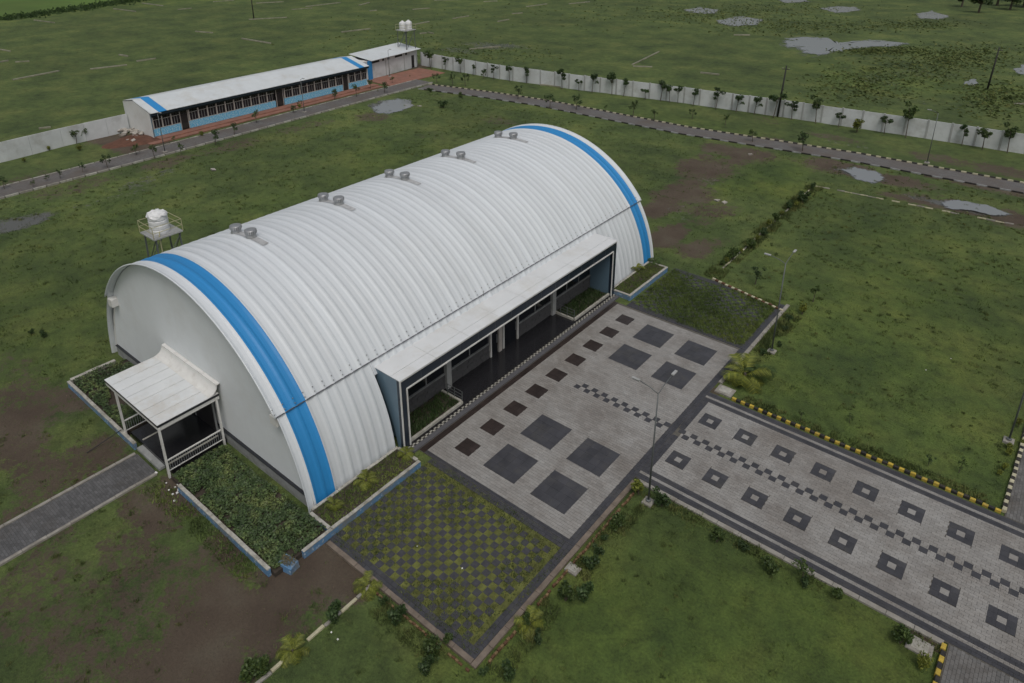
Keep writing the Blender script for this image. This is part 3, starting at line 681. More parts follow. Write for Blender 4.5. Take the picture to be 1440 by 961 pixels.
for i in range(25):
    for j in range(19):
        if (i+j) % 2: continue
        cx, cy = 0.64+i*CELL, 19.92+j*CELL; mb.box(cx+.012, cx+CELL-.012, cy+.012, cy+CELL-.012, -0.01, 0.018, bottom=False)
stuff(mb.build('turf_block', DKTURF, turf2))
n = 15000; ex = 0.7+8.4*rng.rand(n); ey = 19.6+6.9*rng.rand(n)
k = rng.rand(n) < np.clip((fbm(ex*0.5+3, ey*0.5, 4)-0.26)*3.2, 0.05, 1)
grass_patch('grass', ex[k], ey[k], 0.06+0.12*rng.rand(k.sum()), 0.05, np.full(k.sum(), 0.45), turf2, 0.0)

# west path and roads
path = structure(slab('path', -11.62, -9.55, -60, -9.75, -0.002, GROUT))
pavers('paver_field', (-11.60, -9.57, -26, -9.75), 0.24, 0.12, [], PATHP, path)
pavers('paver_field', (-11.60, -9.57, -60, -26), 0.5, 0.25, [], PATHP, path)
kerb('path_kerb', 'pale kerb on the grass side of the porch path away from the weedy bed', [(-11.80, -11.63, -45, -9.8)], CONC, 0.06)
kerb('path_kerb', 'pale kerb on the bare soil side of the porch path', [(-9.54, -9.37, -45, -9.8)], CONC, 0.06)
ROADM, t_, b_ = newmat('road_blocks')
br_ = N(t_, 'ShaderNodeTexBrick'); br_.inputs['Scale'].default_value = 1.0; br_.inputs['Brick Width'].default_value = 0.4; br_.inputs['Row Height'].default_value = 0.2; br_.inputs['Mortar Size'].default_value = 0.012
br_.inputs['Color1'].default_value = (0.165,0.16,0.155,1); br_.inputs['Color2'].default_value = (0.125,0.12,0.118,1); br_.inputs['Mortar'].default_value = (0.07,0.065,0.06,1)
t_.links.new(N(t_, 'ShaderNodeNewGeometry').outputs['Position'], br_.inputs['Vector'])
n_ = noise(t_, 0.25, 5, 0.7); c_ = mix(t_, ramp(t_, n_.outputs['Fac'], [(0.42, 0.0), (0.7, 0.7)]), br_.outputs['Color'], (0.11, 0.085, 0.065))
t_.links.new(c_, b_.inputs['Base Color']); b_.inputs['Roughness'].default_value = 0.7
def ribbon(name, pts, hw, z, mat):
    mb = MB(); P = [Vector((a, b)) for a, b in pts]; L_, R_ = [], []
    for i, p in enumerate(P):
        d = (P[min(i+1,len(P)-1)]-P[max(i-1,0)]).normalized(); nn = Vector((-d.y, d.x))*hw
        L_.append(p+nn); R_.append(p-nn)
    for i in range(len(P)-1):
        mb.quad((R_[i].x,R_[i].y,z),(R_[i+1].x,R_[i+1].y,z),(L_[i+1].x,L_[i+1].y,z),(L_[i].x,L_[i].y,z))
    return mb.build(name, mat), L_, R_
road1, rl, rr = ribbon('road', ROAD_W, 1.75, 0.045, ROADM); structure(road1)
road2, nl, nr = ribbon('road', ROAD_N, 1.6, 0.049, ROADM); structure(road2)
def far_kerb(label, pts, pitch, ma, mb_, h=0.17, wd=0.2):
    t = thing('road_kerb', label, 'kerb'); me = MB(); k = 0
    for a, b in zip(pts[:-1], pts[1:]):
        d = b-a; L = d.length; n = max(1, int(L/pitch*2))
        for i in range(n):
            p = a+d*(i/n+0.03/n); q = a+d*((i+0.94)/n); me.beam((p.x,p.y,h/2-0.03), (q.x,q.y,h/2-0.03), wd, h+0.06, k % 2); k += 1
    stuff(me.build('kerb_stones', [ma, mb_], t)); return t
far_kerb('yellow-white and black striped kerb on the wall side of the far internal road', nl, 1.05, PALEY, BLK)
far_kerb('low dark kerb on the hall side of the far internal road', nr, 2.0, PLINTH, BLK, 0.09, 0.14)
far_kerb('plain concrete kerb on the hall side of the road passing the low office block', rr, 2.4, CAPSTONE, CONC, 0.14, 0.2)
far_kerb('plain concrete kerb on the office side of the road passing the low office block', rl, 2.4, CONC, CAPSTONE, 0.11, 0.16)
cross = structure(slab('cross_road', 24.2, 34, 13.905, 60, -0.004, GROUT)); pavers('paver_field', (24.25, 28.5, 13.93, 22), 0.24, 0.13, [], ROADP, cross, along_x=False)
cross2 = structure(slab('cross_road', 23.35, 34, -40, 5.215, -0.004, GROUT)); pavers('paver_field', (23.4, 28.0, -3, 5.2), 0.24, 0.13, [], ROADP, cross2, along_x=False)

# ------------------------------------------------------------------ arched hall
HX, HZ = -11.68, -1.55; RU, RL = 10.87, 10.5; ZS = 4.80
hall = thing('arched_hall', 'big white barrel-vaulted metal hall with a blue band near each end', 'hall', (HX, 10.2, 0))
OX, OY = HX, 10.2
def hl(x, y, z=0): return (x-OX, y-OY, z)
PW = 0.56; NP = 60; Y0R = -6.6
def panel_mesh(name, mat, Rr, a0, a1, nseg, depth=0.052, bulge=0.0):
    # trough panel across y: raised seam ribs at both edges, flat pan between
    prof = [(f_*PW*.997, d_*depth) for f_, d_ in ((0, 1), (.07, .97), (.15, .7), (.23, .28), (.32, .06), (.5, 0), (.68, .06), (.77, .28), (.85, .7), (.93, .97), (1, 1))]
    mb = MB(); n = len(prof)
    for i in range(nseg+1):
        a = a0+(a1-a0)*i/nseg
        for yy, d in prof:
            r = Rr-0.085+d+(bulge*i/nseg if bulge>0 else -bulge*(1-i/nseg)); mb.v.append((r*math.cos(a), yy, HZ+r*math.sin(a)))
    for i in range(nseg):
        for j in range(n-1):
            k = i*n+j; mb.f.append((k, k+n, k+n+1, k+1)[::-1]); mb.mi.append(0)
    me = mb.mesh(name, mat); return me
aU = math.asin((ZS-HZ)/RU); aL0 = math.asin((0.0-HZ)/RL)
aL1 = math.asin((ZS-HZ+0.12)/RL)
meW = panel_mesh('roof_panel', WHITE_ROOF, RU, aU, math.pi-aU, 48); meB = meW.copy(); meB.materials[0] = BLUE_ROOF
meLW = panel_mesh('wall_panel', WHITE_ROOF, RL, aL0, aL1, 12, bulge=0.33); meLB = meLW.copy(); meLB.materials[0] = BLUE_ROOF
meLW2 = panel_mesh('wall_panel', WHITE_ROOF, RL, math.pi-aL1, math.pi-aL0, 12, bulge=-0.33); meLB2 = meLW2.copy(); meLB2.materials[0] = BLUE_ROOF
aS = math.asin((4.15-HZ)/(RL+.28)); meLS = panel_mesh('wall_panel', WHITE_ROOF, RL+.28, aS, aL1-0.004, 3, bulge=0.05)
for k in range(NP):
    yy = Y0R+k*PW-OY; blue = k in (1, 2, NP-3, NP-2)
    link('roof_panel', meB if blue else meW, hall, (0, yy, 0))
    if 1 <= k or True:
        if k == 0 or k == NP-1:
            for me_ in (meLW, meLW2):
                o_ = link('wall_panel', me_, hall, (0, (-6.50-OY) if k == 0 else (Y0R+(NP-1)*PW-OY), 0)); o_.scale = (1, 0.83, 1)
            continue
        yc = Y0R+(k+0.5)*PW
        if not (yc < -0.75 or yc > 20.2): link('wall_panel', meLS, hall, (0, yy, 0))
        if yc < -0.75 or yc > 20.2: link('wall_panel', meLB if blue else meLW, hall, (0, yy, 0))
        link('wall_panel', meLB2 if blue else meLW2, hall, (0, yy, 0))
def arc_pts(Rr, a0, a1, n): return [(Rr*math.cos(a0+(a1-a0)*i/n), HZ+Rr*math.sin(a0+(a1-a0)*i/n)) for i in range(n+1)]
YG0, YG1 = -6.12, 26.55
for yy, s, nm in ((YG0, -1, 'gable_wall'), (YG1, 1, 'gable_wall')):
    mb = MB(); ang = math.asin((0.66-HZ)/(RL-0.05)); Rg = lambda z: RL-0.10 if z < 3.0 else RL-0.10+(RU-RL)*min(1, (z-3.0)/1.6)
    pts = []
    for q_ in range(61):
        a_ = math.asin((0.66-HZ)/(RL-0.1)); a_ = a_+(math.pi-2*a_)*q_/60; z_ = HZ+(RL-.1)*math.sin(a_); r_ = Rg(z_); pts.append((r_*math.cos(a_), max(.66, HZ+r_*math.sin(a_))))
    mb.prism(pts, yy-OY-0.04, yy-OY+0.04); mb.build(nm, GABLE, hall)
    # plinth and the dark drip line over it
    mb = MB(); xw = RL*math.cos(math.asin((0.5-HZ)/RL)); mb.box(-xw+.35, xw-.35, yy-OY-0.16, yy-OY+0.1, -0.1, 0.60); mb.build('plinth', PLINTH, hall)
    mb = MB(); mb.box(-xw+.3, xw-.3, yy-OY-0.19, yy-OY-0.05, 0.605, 0.655); mb.build('drip_trim', DARKTRIM, hall)
    # flat end trim of the lower walls
    for sx in (1, -1):
        mb = MB(); a = [(sx*p, q) for p, q in arc_pts(RL+0.0, aL0, aL1, 10)]; b2 = [(sx*p, q) for p, q in arc_pts(RL-0.16, math.asin((0.0-HZ)/(RL-0.16)), math.asin((ZS-HZ-0.1)/(RL-0.16)), 10)]
        y_ = yy-OY+s*0.06
        for i in range(10):
            mb.quad((a[i][0],y_,a[i][1]),(a[i+1][0],y_,a[i+1][1]),(b2[i+1][0],y_,b2[i+1][1]),(b2[i][0],y_,b2[i][1]))
            mb.quad((b2[i][0],y_,b2[i][1]),(b2[i+1][0],y_,b2[i+1][1]),(b2[i+1][0],y_-s*0.12,b2[i+1][1]),(b2[i][0],y_-s*0.12,b2[i][1]))
        mb.build('end_trim', WHITE, hall)
        x_ = sx*(RU*math.cos(aU)-0.12)
        mb = MB(); mb.bevbox(min(x_, x_-sx*.5), max(x_, x_-sx*.5), *( (yy-OY-0.42, yy-OY+0.05) if s < 0 else (yy-OY-0.05, yy-OY+0.42)), ZS-0.62, ZS-0.10, 0.03); mb.build('gutter_head', WHITE, hall)
    # rolled edge along the roof overhang
    ye = (Y0R if s < 0 else Y0R+NP*PW)-OY
    mb = MB(); mb.tube([(p, ye, q) for p, q in arc_pts(RU-0.03, aU, math.pi-aU, 64)], 0.045, 6); mb.build('edge_roll', WHITE_ROOF, hall, True)
# seam angle: continuous dark line with a gutter lip and bolts
for sx in (1, -1):
    xa = sx*RU*math.cos(aU)
    mb = MB(); mb.beam((xa-sx*0.04, Y0R+.06-OY, ZS-0.01), (xa-sx*0.04, Y0R+NP*PW-.06-OY, ZS-0.01), 0.05, 0.02); mb.build('seam_angle', SOFFIT, hall)
    a_ = math.asin((ZS+0.14-HZ)/RU); mb = MB()
    for k in range(NP*2):
        yb = Y0R+0.02+k*PW/2-OY
        if k % 2: continue
        for da in (0.0, 0.022):
            r = RU+0.012; a2 = a_+da; mb.box(sx*r*math.cos(a2)-.02, sx*r*math.cos(a2)+.02, yb-.02, yb+.02, HZ+r*math.sin(a2)-.02, HZ+r*math.sin(a2)+.02)
    stuff(mb.build('seam_bolts', PLINTH, hall))
# turbine ventilators in pairs on a curved flashing
def vent_meshes():
    b1 = MB(); b1.lathe([(0.31, 0.0), (0.28, 0.12), (0.27, 0.2)], 16)
    b2 = MB()
    for j in range(18):
        a = 2*math.pi*j/18; pr = [(0.27, .17), (0.335, .23), (0.35, .31), (0.345, .38), (0.32, .42)]
        for (r0, z0), (r1, z1) in zip(pr[:-1], pr[1:]):
            p = lambda r, z, o: (r*math.cos(a+o), r*math.sin(a+o), z)
            b2.quad(p(r0,z0,0), p(r0*0.97,z0,.27), p(r1*0.97,z1,.27), p(r1,z1,0))
    b3 = MB(); b3.lathe([(0.33, 0.405), (0.335, 0.43), (0.25, 0.455), (0.05, 0.465)], 16)
    return b1.mesh('vent_neck', VENT), b2.mesh('vent_vanes', VENT), b3.mesh('vent_cap', VENT, True)
vm = vent_meshes()
for yv in (-1.32, 4.86, 10.56, 16.28, 22.04):
    pnl = Y0R + round((yv-PW/2-Y0R)/PW)*PW; yc = pnl+PW/2
    mb = MB(); n = 24; a0, a1 = R(85), R(103)
    for i in range(n):
        for (aa, ab) in ((a0+(a1-a0)*i/n, a0+(a1-a0)*(i+1)/n),):
            r = RU-0.03
            p = lambda a, y_: (r*math.cos(a), y_, HZ+r*math.sin(a))
            mb.quad(p(aa, yc-OY-.2), p(aa, yc-OY+.2), p(ab, yc-OY+.2), p(ab, yc-OY-.2))
    mb.build('vent_flashing', VENTBASE, hall)
    for xv in (-13.72, -12.14):
        zv = HZ+math.sqrt((RU)**2-(xv-HX)**2)
        v = link('ventilator', vm[1], hall, hl(xv, yc, zv-0.02)); v.rotation_euler = (0, 0, random.random()*3)
        link('vent_neck', vm[0], v); link('vent_cap', vm[2], v)
# small black cable bracket above the portico roof
mb = MB(); mb.beam(hl(-2.95, 8.0, 4.55), hl(-2.75, 7.75, 5.05), 0.03); mb.build('cable_bracket', DARKTRIM, hall)

# ---- portico on the long side
XF, XB = -0.92, -2.95; PY0, PY1 = -0.78, 20.12; PT = 4.36
por = hall
def pb(name, mat, *boxes, parent=hall, bev=0.0):
    mb = MB()
    for (x0, x1, y0, y1, z0, z1) in boxes:
        if bev: mb.bevbox(x0-OX, x1-OX, y0-OY, y1-OY, z0, z1, bev)
        else: mb.box(x0-OX, x1-OX, y0-OY, y1-OY, z0, z1)
    return mb.build(name, mat, parent)
# dark cladding frame: beam and jambs
fb = pb('portico_beam', NAVY, (XF-0.22, XF, PY0, PY1, PT-0.62, PT))
pb('portico_jamb', NAVY, (XF-0.22, XF, PY0, PY0+0.42, 0.0, PT-0.62)); pb('portico_jamb', NAVY, (XF-0.22, XF, PY1-0.42, PY1, 0.0, PT-0.62))
# cladding joints on the beam
mb = MB()
for k in range(1, 14): mb.box(XF-OX+0.001, XF-OX+0.004, PY0-OY+k*1.493-.006, PY0-OY+k*1.493+.006, PT-0.61, PT-0.01)
mb.build('beam_joints', SOFFIT, hall)
# side cheeks (blue grey) closing the portico back to the vault
for y0, y1 in ((PY0, PY0+0.06), (PY1-0.06, PY1)):
    mb = MB(); poly = [(XF-0.22-OX, 0.0), (XF-0.22-OX, PT), (XB-0.1-OX, PT)] + [(p, q) for p, q in arc_pts(RL-0.08, aL1-0.02, aL0, 10)]
    mb.prism(poly[::-1], y0-OY, y1-OY); mb.build('side_cheek', STEELBLUE, hall)
for y0, y1 in ((PY0+0.36, PY0+0.42), (PY1-0.42, PY1-0.36)):
    pb('inner_cheek', STEELBLUE, (XB, XF-0.24, y0-0.001, y1+0.001, 0.1, PT-0.65))
# white edge strips: outer arris and inner frame
pb('edge_strip', WHITE, (XF+0.002, XF+0.045, PY0-0.03, PY0+0.05, 0.0, PT+0.02))
pb('frame_strip', WHITE, (XF+0.002, XF+0.05, PY0+0.42, PY1-0.42, PT-0.70, PT-0.625))
pb('frame_strip', WHITE, (XF+0.002, XF+0.05, PY0+0.40, PY0+0.475, 0.1, PT-0.705)); pb('frame_strip', WHITE, (XF+0.002, XF+0.05, PY1-0.475, PY1-0.40, 0.1, PT-0.705))
pb('edge_strip', WHITE, (XF+0.002, XF+0.04, PY0+0.06, PY1, PT-0.05, PT+0.02))
# white sheet roof of panels
npan = 8; mbp = None
for k in range(npan):
    ya, yb = PY0-0.03+(PY1-PY0+0.06)*k/npan, PY0-0.03+(PY1-PY0+0.06)*(k+1)/npan
    for xa, xb in ((XF-0.62, XF+0.05), (XB-0.05, XF-0.64)):
        mb = MB(); z0 = PT+0.025; za = lambda x: z0 + 0.012*(XF-x)
        mb.v = [(xx-OX, yy-OY, za(xx)+dz) for dz in (0, .03) for xx, yy in ((xa, ya+.008), (xb, ya+.008), (xb, yb-.008), (xa, yb-.008))]
        mb.f = [(4,5,6,7),(0,1,5,4),(1,2,6,5),(2,3,7,6),(3,0,4,7),(3,2,1,0)]; mb.mi = [0]*6
        mb.build('portico_roof_panel', WHITEP, hall)
pb('portico_soffit', SOFFIT, (XB, XF-0.24, PY0+0.43, PY1-0.43, PT-0.66, PT-0.60))
# recessed front wall: stone dado, pillars, glazing, door bay
XW = -2.78
pb('recess_wall', SOFFIT, (XW-0.25, XW-0.02, PY0+0.43, PY1-0.43, 0.1, PT-0.67))
def stones(y0, y1, z0, z1):
    rows = 6; hgt = (z1-z0)/rows
    for r in range(rows):
        y = y0
        while y < y1-0.05:
            L = min(random.uniform(0.25, 0.6), y1-y)
            mb = MB(); mb.box(XW-0.02-OX, XW+random.uniform(.03,.07)-OX, y+.006-OY, y+L-.006-OY, z0+r*hgt+.005, z0+(r+1)*hgt-.005); mb.build('stone', STONE, dado); y += L
for y0, y1 in ((-0.3, 8.2), (11.1, 19.65)):
    dado = pb('stone_dado', PLINTH, (XW-0.06, XW-0.005, y0, y1, 0.12, 1.18))
    stones(y0, y1, 0.14, 1.16)
    pb('dado_cap', PLINTH, (XW-0.02, XW+0.11, y0, y1, 1.18, 1.23))
for y0, y1 in ((-0.3, 4.2), (4.62, 8.15), (11.15, 14.72), (15.12, 19.65)):
    n = max(1, int(round((y1-y0)/1.75)))
    for k in range(n):
        a, b = y0+(y1-y0)*k/n, y0+(y1-y0)*(k+1)/n
        wdw = pb('window', GLASS, (XW-0.015, XW+0.005, a+.03, b-.03, 1.24, 3.70))
        pb('window_frame', PLINTH, (XW+0.006, XW+0.03, a, a+.05, 1.24, 3.7), (XW+0.006, XW+0.03, a+.05, b-.05, 3.1, 3.14), parent=wdw)
for yc in (4.41, 14.92): pb('pillar', WALLPOST, (XW, XW+0.22, yc-0.19, yc+0.19, 0.1, PT-0.67))
for yc in (8.3, 9.55, 11.0): pb('door_post', WHITE, (XW, XW+0.12, yc-0.06, yc+0.06, 0.1, PT-0.67))
pb('door_post', MULLION, (XW, XW+0.14, 9.05, 9.35, 0.1, PT-0.67))
for a, b in ((8.37, 9.03), (9.62, 10.93)):
    d = pb('door', GLASS, (XW-0.01, XW+0.03, a, b, 0.12, 2.7)); pb('handle', STEEL, (XW+0.03, XW+0.07, b-.12, b-.08, 0.9, 1.5), parent=d)
    pb('transom', GLASS, (XW-0.01, XW+0.025, a, b, 2.76, 3.7))
# raised granite floor, steps with checker edge
pb('portico_floor', GRANITE, (XB, -0.90, PY0+0.43, PY1-0.43, -0.1, 0.14))
stp = pb('front_step', SOFFIT, (-0.89, -0.41, PY0+0.05, PY1-0.02, -0.1, 0.05))
mb = MB(); s_ = 0.16
for r in range(2):
    for k in range(int((PY1-PY0-0.1)/s_)):
        mb.box(-0.885+r*0.09-OX, -0.885+(r+1)*0.09-0.004-OX, PY0+.06+k*s_-OY, PY0+.06+(k+1)*s_-.004-OY, 0.04, 0.066, (k+r) % 2)
stuff(mb.build('checker_edge', [BLK, CAPSTONE], hall))
# indoor planter boxes with white kerbs and a short steel rail
BED = plain('bed_soil', (0.05, 0.04, 0.03), 0.95, 0.3, 3)
for y0, y1, yi in ((-0.28, 3.85, 3.85), (15.15, 19.6, 15.15)):
    bx = pb('planter_soil', BED, (XW+0.12, -1.12, y0+.02, y1-.02, 0.1, 0.20))
    pb('planter_kerb', CAPSTONE, (-1.12, -0.98, y0, y1, 0.14, 0.30), bev=0.01)
    pb('planter_kerb', CAPSTONE, (XW+0.12, -1.125, yi-0.07, yi+0.07, 0.14, 0.30), bev=0.01)
    n = 900; gx_ = XW+0.2+(1.4)*rng.rand(n); gy_ = y0+.1+(y1-y0-.2)*rng.rand(n)
    o = grass_patch('planter_grass', gx_-OX, gy_-OY, 0.08+0.15*rng.rand(n), 0.06, np.full(n, .6), hall, 0.2); o.data.materials[0] = LEAF_D
    mb = MB()
    for h in (0.5, 0.72, 0.94): mb.beam((XW+0.5-OX, yi-OY, h), (-1.05-OX, yi-OY, h), 0.022)
    for xx in (-1.05, -1.65, -2.2): mb.beam((xx-OX, yi-OY, 0.3), (xx-OX, yi-OY, 0.95), 0.035)
    mb.build('steel_rail', POLE, hall)

# ------------------------------------------------------------------ porch at the near gable
porch = thing('entrance_porch', 'small flat-roofed white porch on thin posts against the hall end wall', 'porch', (-11.4, -7.8, 0))
def pl(name, mat, *boxes, parent=porch, bev=0):
    mb = MB()
    for (x0, x1, y0, y1, z0, z1) in boxes:
        (mb.bevbox(x0+11.4, x1+11.4, y0+7.8, y1+7.8, z0, z1, bev) if bev else mb.box(x0+11.4, x1+11.4, y0+7.8, y1+7.8, z0, z1))
    return mb.build(name, mat, parent)
RX0, RX1, RY0, RY1, RZ = -14.42, -8.62, -9.55, -6.33, 3.28
ns = 7
for k in range(ns):
    a, b = RX0+(RX1-RX0)*k/ns, RX0+(RX1-RX0)*(k+1)/ns
    pl('roof_sheet', PORCHROOF, (a+.014, b-.014, RY0, RY1, RZ-0.025, RZ), bev=0.006)
for e_ in ((RX0-.01, RX1+.01, RY0-.01, RY0+.06, RZ-.14, RZ-.026), (RX1-.06, RX1+.01, RY0+.065, RY1, RZ-.14, RZ-.026), (RX0-.01, RX0+.06, RY0+.065, RY1, RZ-.14, RZ-.026)): pl('roof_edge', DARKTRIM, e_)
pl('fascia', WHITE, (RX0+.02, RX1-.02, RY0+.02, RY0+.07, RZ-.36, RZ-.145)); pl('fascia', WHITE, (RX1-.07, RX1-.02, RY0+.075, RY1, RZ-.36, RZ-.145)); pl('fascia', WHITE, (RX0+.02, RX0+.07, RY0+.075, RY1, RZ-.36, RZ-.145))
pl('ceiling', SOFFIT, (RX0+.08, RX1-.08, RY0+.08, RY1, RZ-.14, RZ-.10))
# curved flashing up against the gable
mb = MB(); n = 8
for i in range(n):
    a, b = math.pi/2*i/n, math.pi/2*(i+1)/n; r = 0.5
    p = lambda t: (RY1-0.52+r*math.sin(t)+7.8, RZ+0.004+r-r*math.cos(t))
    (ya, za), (yb, zb) = p(a), p(b)
    for (x0, x1) in ((RX0+11.4, RX1+11.4),): mb.quad((x0, ya, za), (x1, ya, za), (x1, yb, zb), (x0, yb, zb))
mb.quad((RX0+11.4, RY1-.02+7.8, RZ+.5), (RX1+11.4, RY1-.02+7.8, RZ+.5), (RX1+11.4, RY1+.16+7.8, RZ+.53), (RX0+11.4, RY1+.16+7.8, RZ+.53))
mb.build('flashing', WHITE, porch, True)
for x_, y_ in ((-13.33, -9.5), (-8.15-.5, -9.5), (-8.66, -6.5), (-13.33, -6.5)):
    pl('post', WHITE, (x_-.05, x_+.05, y_-.05, y_+.05, 0.0, RZ-.2))
PX0, PX1 = -13.33, -8.65
for x_ in (PX0, PX1):
    rl_ = pl('railing', WHITE, (x_-.03, x_+.03, -9.43, -6.57, 1.02, 1.08), (x_-.02, x_+.02, -9.43, -6.57, 0.40, 0.44))
    for k in range(24):
        y_ = -9.36+k*0.118; pl('baluster', STEEL, (x_-.009, x_+.009, y_-.009, y_+.009, 0.44, 1.02), parent=rl_)
pl('floor', GRANITE, (-13.2, -8.75, -9.3, -6.32, 0.0, 0.30)); pl('step', PLINTH, (-11.9, -9.5, -9.62, -9.31, 0.0, 0.15))
pl('side_strip', CAPSTONE, (-12.1, -12.0, -9.2, -6.5, 0.302, 0.33)); pl('side_strip', CAPSTONE, (-9.3, -9.2, -9.2, -6.5, 0.302, 0.33))
d = pl('door', DOORB, (-11.7, -9.6, -6.36, -6.31, 0.31, 2.5)); pl('door_frame', PLINTH, (-11.78, -11.7, -6.38, -6.3, 0.31, 2.58), parent=d); pl('door_frame', PLINTH, (-9.6, -9.52, -6.38, -6.3, 0.31, 2.58), parent=d)

# ------------------------------------------------------------------ low painted bed walls
def bed_wall(label, x0, x1, y0, y1, h=0.45, mat=BLUEWALL, name='garden_wall'):
    if mat is BLUEWALL:
        h -= .06
        if x1-x0 > y1-y0: y0, y1 = (y0+y1)/2-.075, (y0+y1)/2+.075
        else: x0, x1 = (x0+x1)/2-.075, (x0+x1)/2+.075
    t = thing(name, label, 'garden wall', ((x0+x1)/2, (y0+y1)/2, 0)); cx, cy = (x0+x1)/2, (y0+y1)/2
    mb = MB(); mb.box(x0-cx, x1-cx, y0-cy, y1-cy, -0.1, h-0.06); mb.build('wall', mat, t)
    L = max(x1-x0, y1-y0); n = max(1, int(L/0.75)); ax = x1-x0 > y1-y0
    for k in range(n):
        a, b = k/n*L, (k+1)/n*L; mb = MB(); e = 0.015; dz = random.uniform(-.03, .012)
        if ax: mb.bevbox(x0-cx+a+.004, x0-cx+b-.004, y0-cy-e, y1-cy+e, h-0.06, h+dz, .012)
        else: mb.bevbox(x0-cx-e, x1-cx+e, y0-cy+a+.004, y0-cy+b-.004, h-0.06, h+dz, .012)
        mb.build('cap_stone', CAPSTONE, t)
    return t
bed_wall('low blue painted bed wall running from the far bed corner to the porch', -20.5, -12.05, -9.72, -9.5)
bed_wall('short pale end wall of the weedy bed on the porch side away from the plaza', -20.6, -20.4, -9.48, -6.9, 0.42, CAPSTONE)
bed_wall('low blue and white bed wall from the porch to its broken corner', -7.45, 0.18, -9.72, -9.5)
bed_wall('low blue patterned wall along the grass planter at the hall corner', 0.42, 0.62, -8.15, -1.05)
bed_wall('short low wall separating the weedy bed from the grass planter', -1.0, 0.41, -6.72, -6.52, 0.44)
bed_wall('thin pale ledge between the hall panels and the grass planter', -1.12, -1.0, -6.5, -1.1, 0.42, CAPSTONE)
bed_wall('short red-topped planter end wall beside the portico jamb', -0.98, 0.41, -1.2, -1.05, 0.42, CAPSTONE)
bed_wall('blue patterned front wall of the planter at the far end of the portico', 0.28, 0.46, 20.1, 25.9)
bed_wall('blue end wall of the far planter touching the portico', -0.95, 0.27, 20.14, 20.32)
bed_wall('blue end wall of the far planter at the hall corner', -1.15, 0.27, 25.72, 25.9)
bed_wall('pale ledge of the far planter against the hall panels', -1.2, -1.08, 20.35, 25.7, 0.42, CAPSTONE)
# broken pier with a heap of dry grass
t = thing('broken_pier', 'broken blue and white masonry block leaning at the open corner of the bed', 'pier', (0.45, -8.85, 0), R(12)); t.scale = (.85, .85, .8)
mb = MB(); mb.v = [(-.45,-.32,-.1),(.42,-.3,-.1),(.45,.3,-.1),(-.4,.32,-.1),(-.42,-.3,.40),(.44,-.28,.33),(.42,.28,.38),(-.4,.3,.44)]
mb.f = [(4,5,6,7),(0,1,5,4),(1,2,6,5),(2,3,7,6),(3,0,4,7)]; mb.mi = [0]*5; mb.build('block', BLUEWALL, t)
DRY = leafmat('dry_grass', (0.14, 0.12, 0.06), (0.24, 0.21, 0.12))
mb = MB()
for k in range(260):
    a = random.random()*6.28; r = 0.42*random.random()**.6; x_, y_ = r*math.cos(a), r*math.sin(a)*.7; h = .42+.12*(1-r)
    d_ = random.random()*6.28; l_ = random.uniform(.08,.2)
    mb.tri((x_,y_,h-.02),(x_+.02,y_+.02,h),(x_+l_*math.cos(d_),y_+l_*math.sin(d_),h+random.uniform(-.04,.1)))
stuff(mb.build('dry_grass', DRY, t))
# soil in the planters and beds
for nm, a in (('planter_soil', (-1.0, 0.42, -6.52, -1.2, .34)), ('planter_soil', (-1.08, 0.28, 20.32, 25.72, .34)), ('bed_soil', (-20.4, -13.45, -9.5, -6.3, .18)), ('bed_soil', (-8.5, 0.42, -9.5, -6.73, .18))):
    structure(slab(nm, *a, BED))

# ------------------------------------------------------------------ low office block
office = thing('office_block', 'long low white office block with blue painted dado and a sloping metal roof', 'building', (-65.0, 17.2, 0), R(1.45))
OL = 34.9
def ob(name, mat, *boxes, parent=office):
    mb = MB()
    for b in boxes: mb.box(*b)
    return mb.build(name, mat, parent)
prof = [(0.0, 0.0), (0.0, 3.30), (-3.6, 4.24), (-5.0, 4.0), (-6.35, 3.76), (-6.35, 0.0)][::-1]
for y0 in (0.0, OL-0.2):
    mb = MB(); mb.prism(prof, y0, y0+0.2); mb.build('end_wall', OFFW, office)
ob('back_wall', OFFW, (-6.35, -6.15, 0.2, OL-0.2, 0, 3.74))
ob('ceiling', SOFFIT, (-6.1, -0.02, 0.2, OL-0.2, 3.0, 3.06))
def rfz(x): return 3.36 - 0.262*x if x > -3.6 else 4.303 - 0.178*(-3.6-x)
def strip(mat, name, y0, y1):
    mb = MB(); xs_ = [0.5, -3.6, -5.0, -6.3]
    for a, b in zip(xs_[:-1], xs_[1:]):
        mb.quad((a,y0,rfz(a)+.05),(a,y1,rfz(a)+.05),(b,y1,rfz(b)+.05),(b,y0,rfz(b)+.05)); mb.quad((a,y0,rfz(a)),(b,y0,rfz(b)),(b,y1,rfz(b)),(a,y1,rfz(a)))
    mb.quad((.5,y0,rfz(.5)),(.5,y1,rfz(.5)),(.5,y1,rfz(.5)+.05),(.5,y0,rfz(.5)+.05))
    return mb.build(name, mat, office)
yy = -0.05
for k in range(34):
    y1 = -0.05+(OL+0.1)*(k+1)/34; strip(BLUE_ROOF if k in (1, 32) else OFFROOF, 'roof_sheet', yy+.006, y1-.006); yy = y1
ob('eave_fascia', NAVY, (0.40, 0.45, 0.0, OL, 2.92, 3.20)); ob('eave_soffit', NAVY, (0.0, 0.39, 0.05, OL-.05, 3.0, 3.04))
ob('header', NAVY, (-0.12, -0.02, 0.2, OL-0.2, 2.62, 3.0))
dado = [(0.2, 3.72), (4.85, 17.75), (19.25, 29.8), (31.0, OL-0.2)]
for a, b in dado: ob('painted_dado', OFFBLUE, (-0.2, 0.0, a, b, 0.22, 1.12))
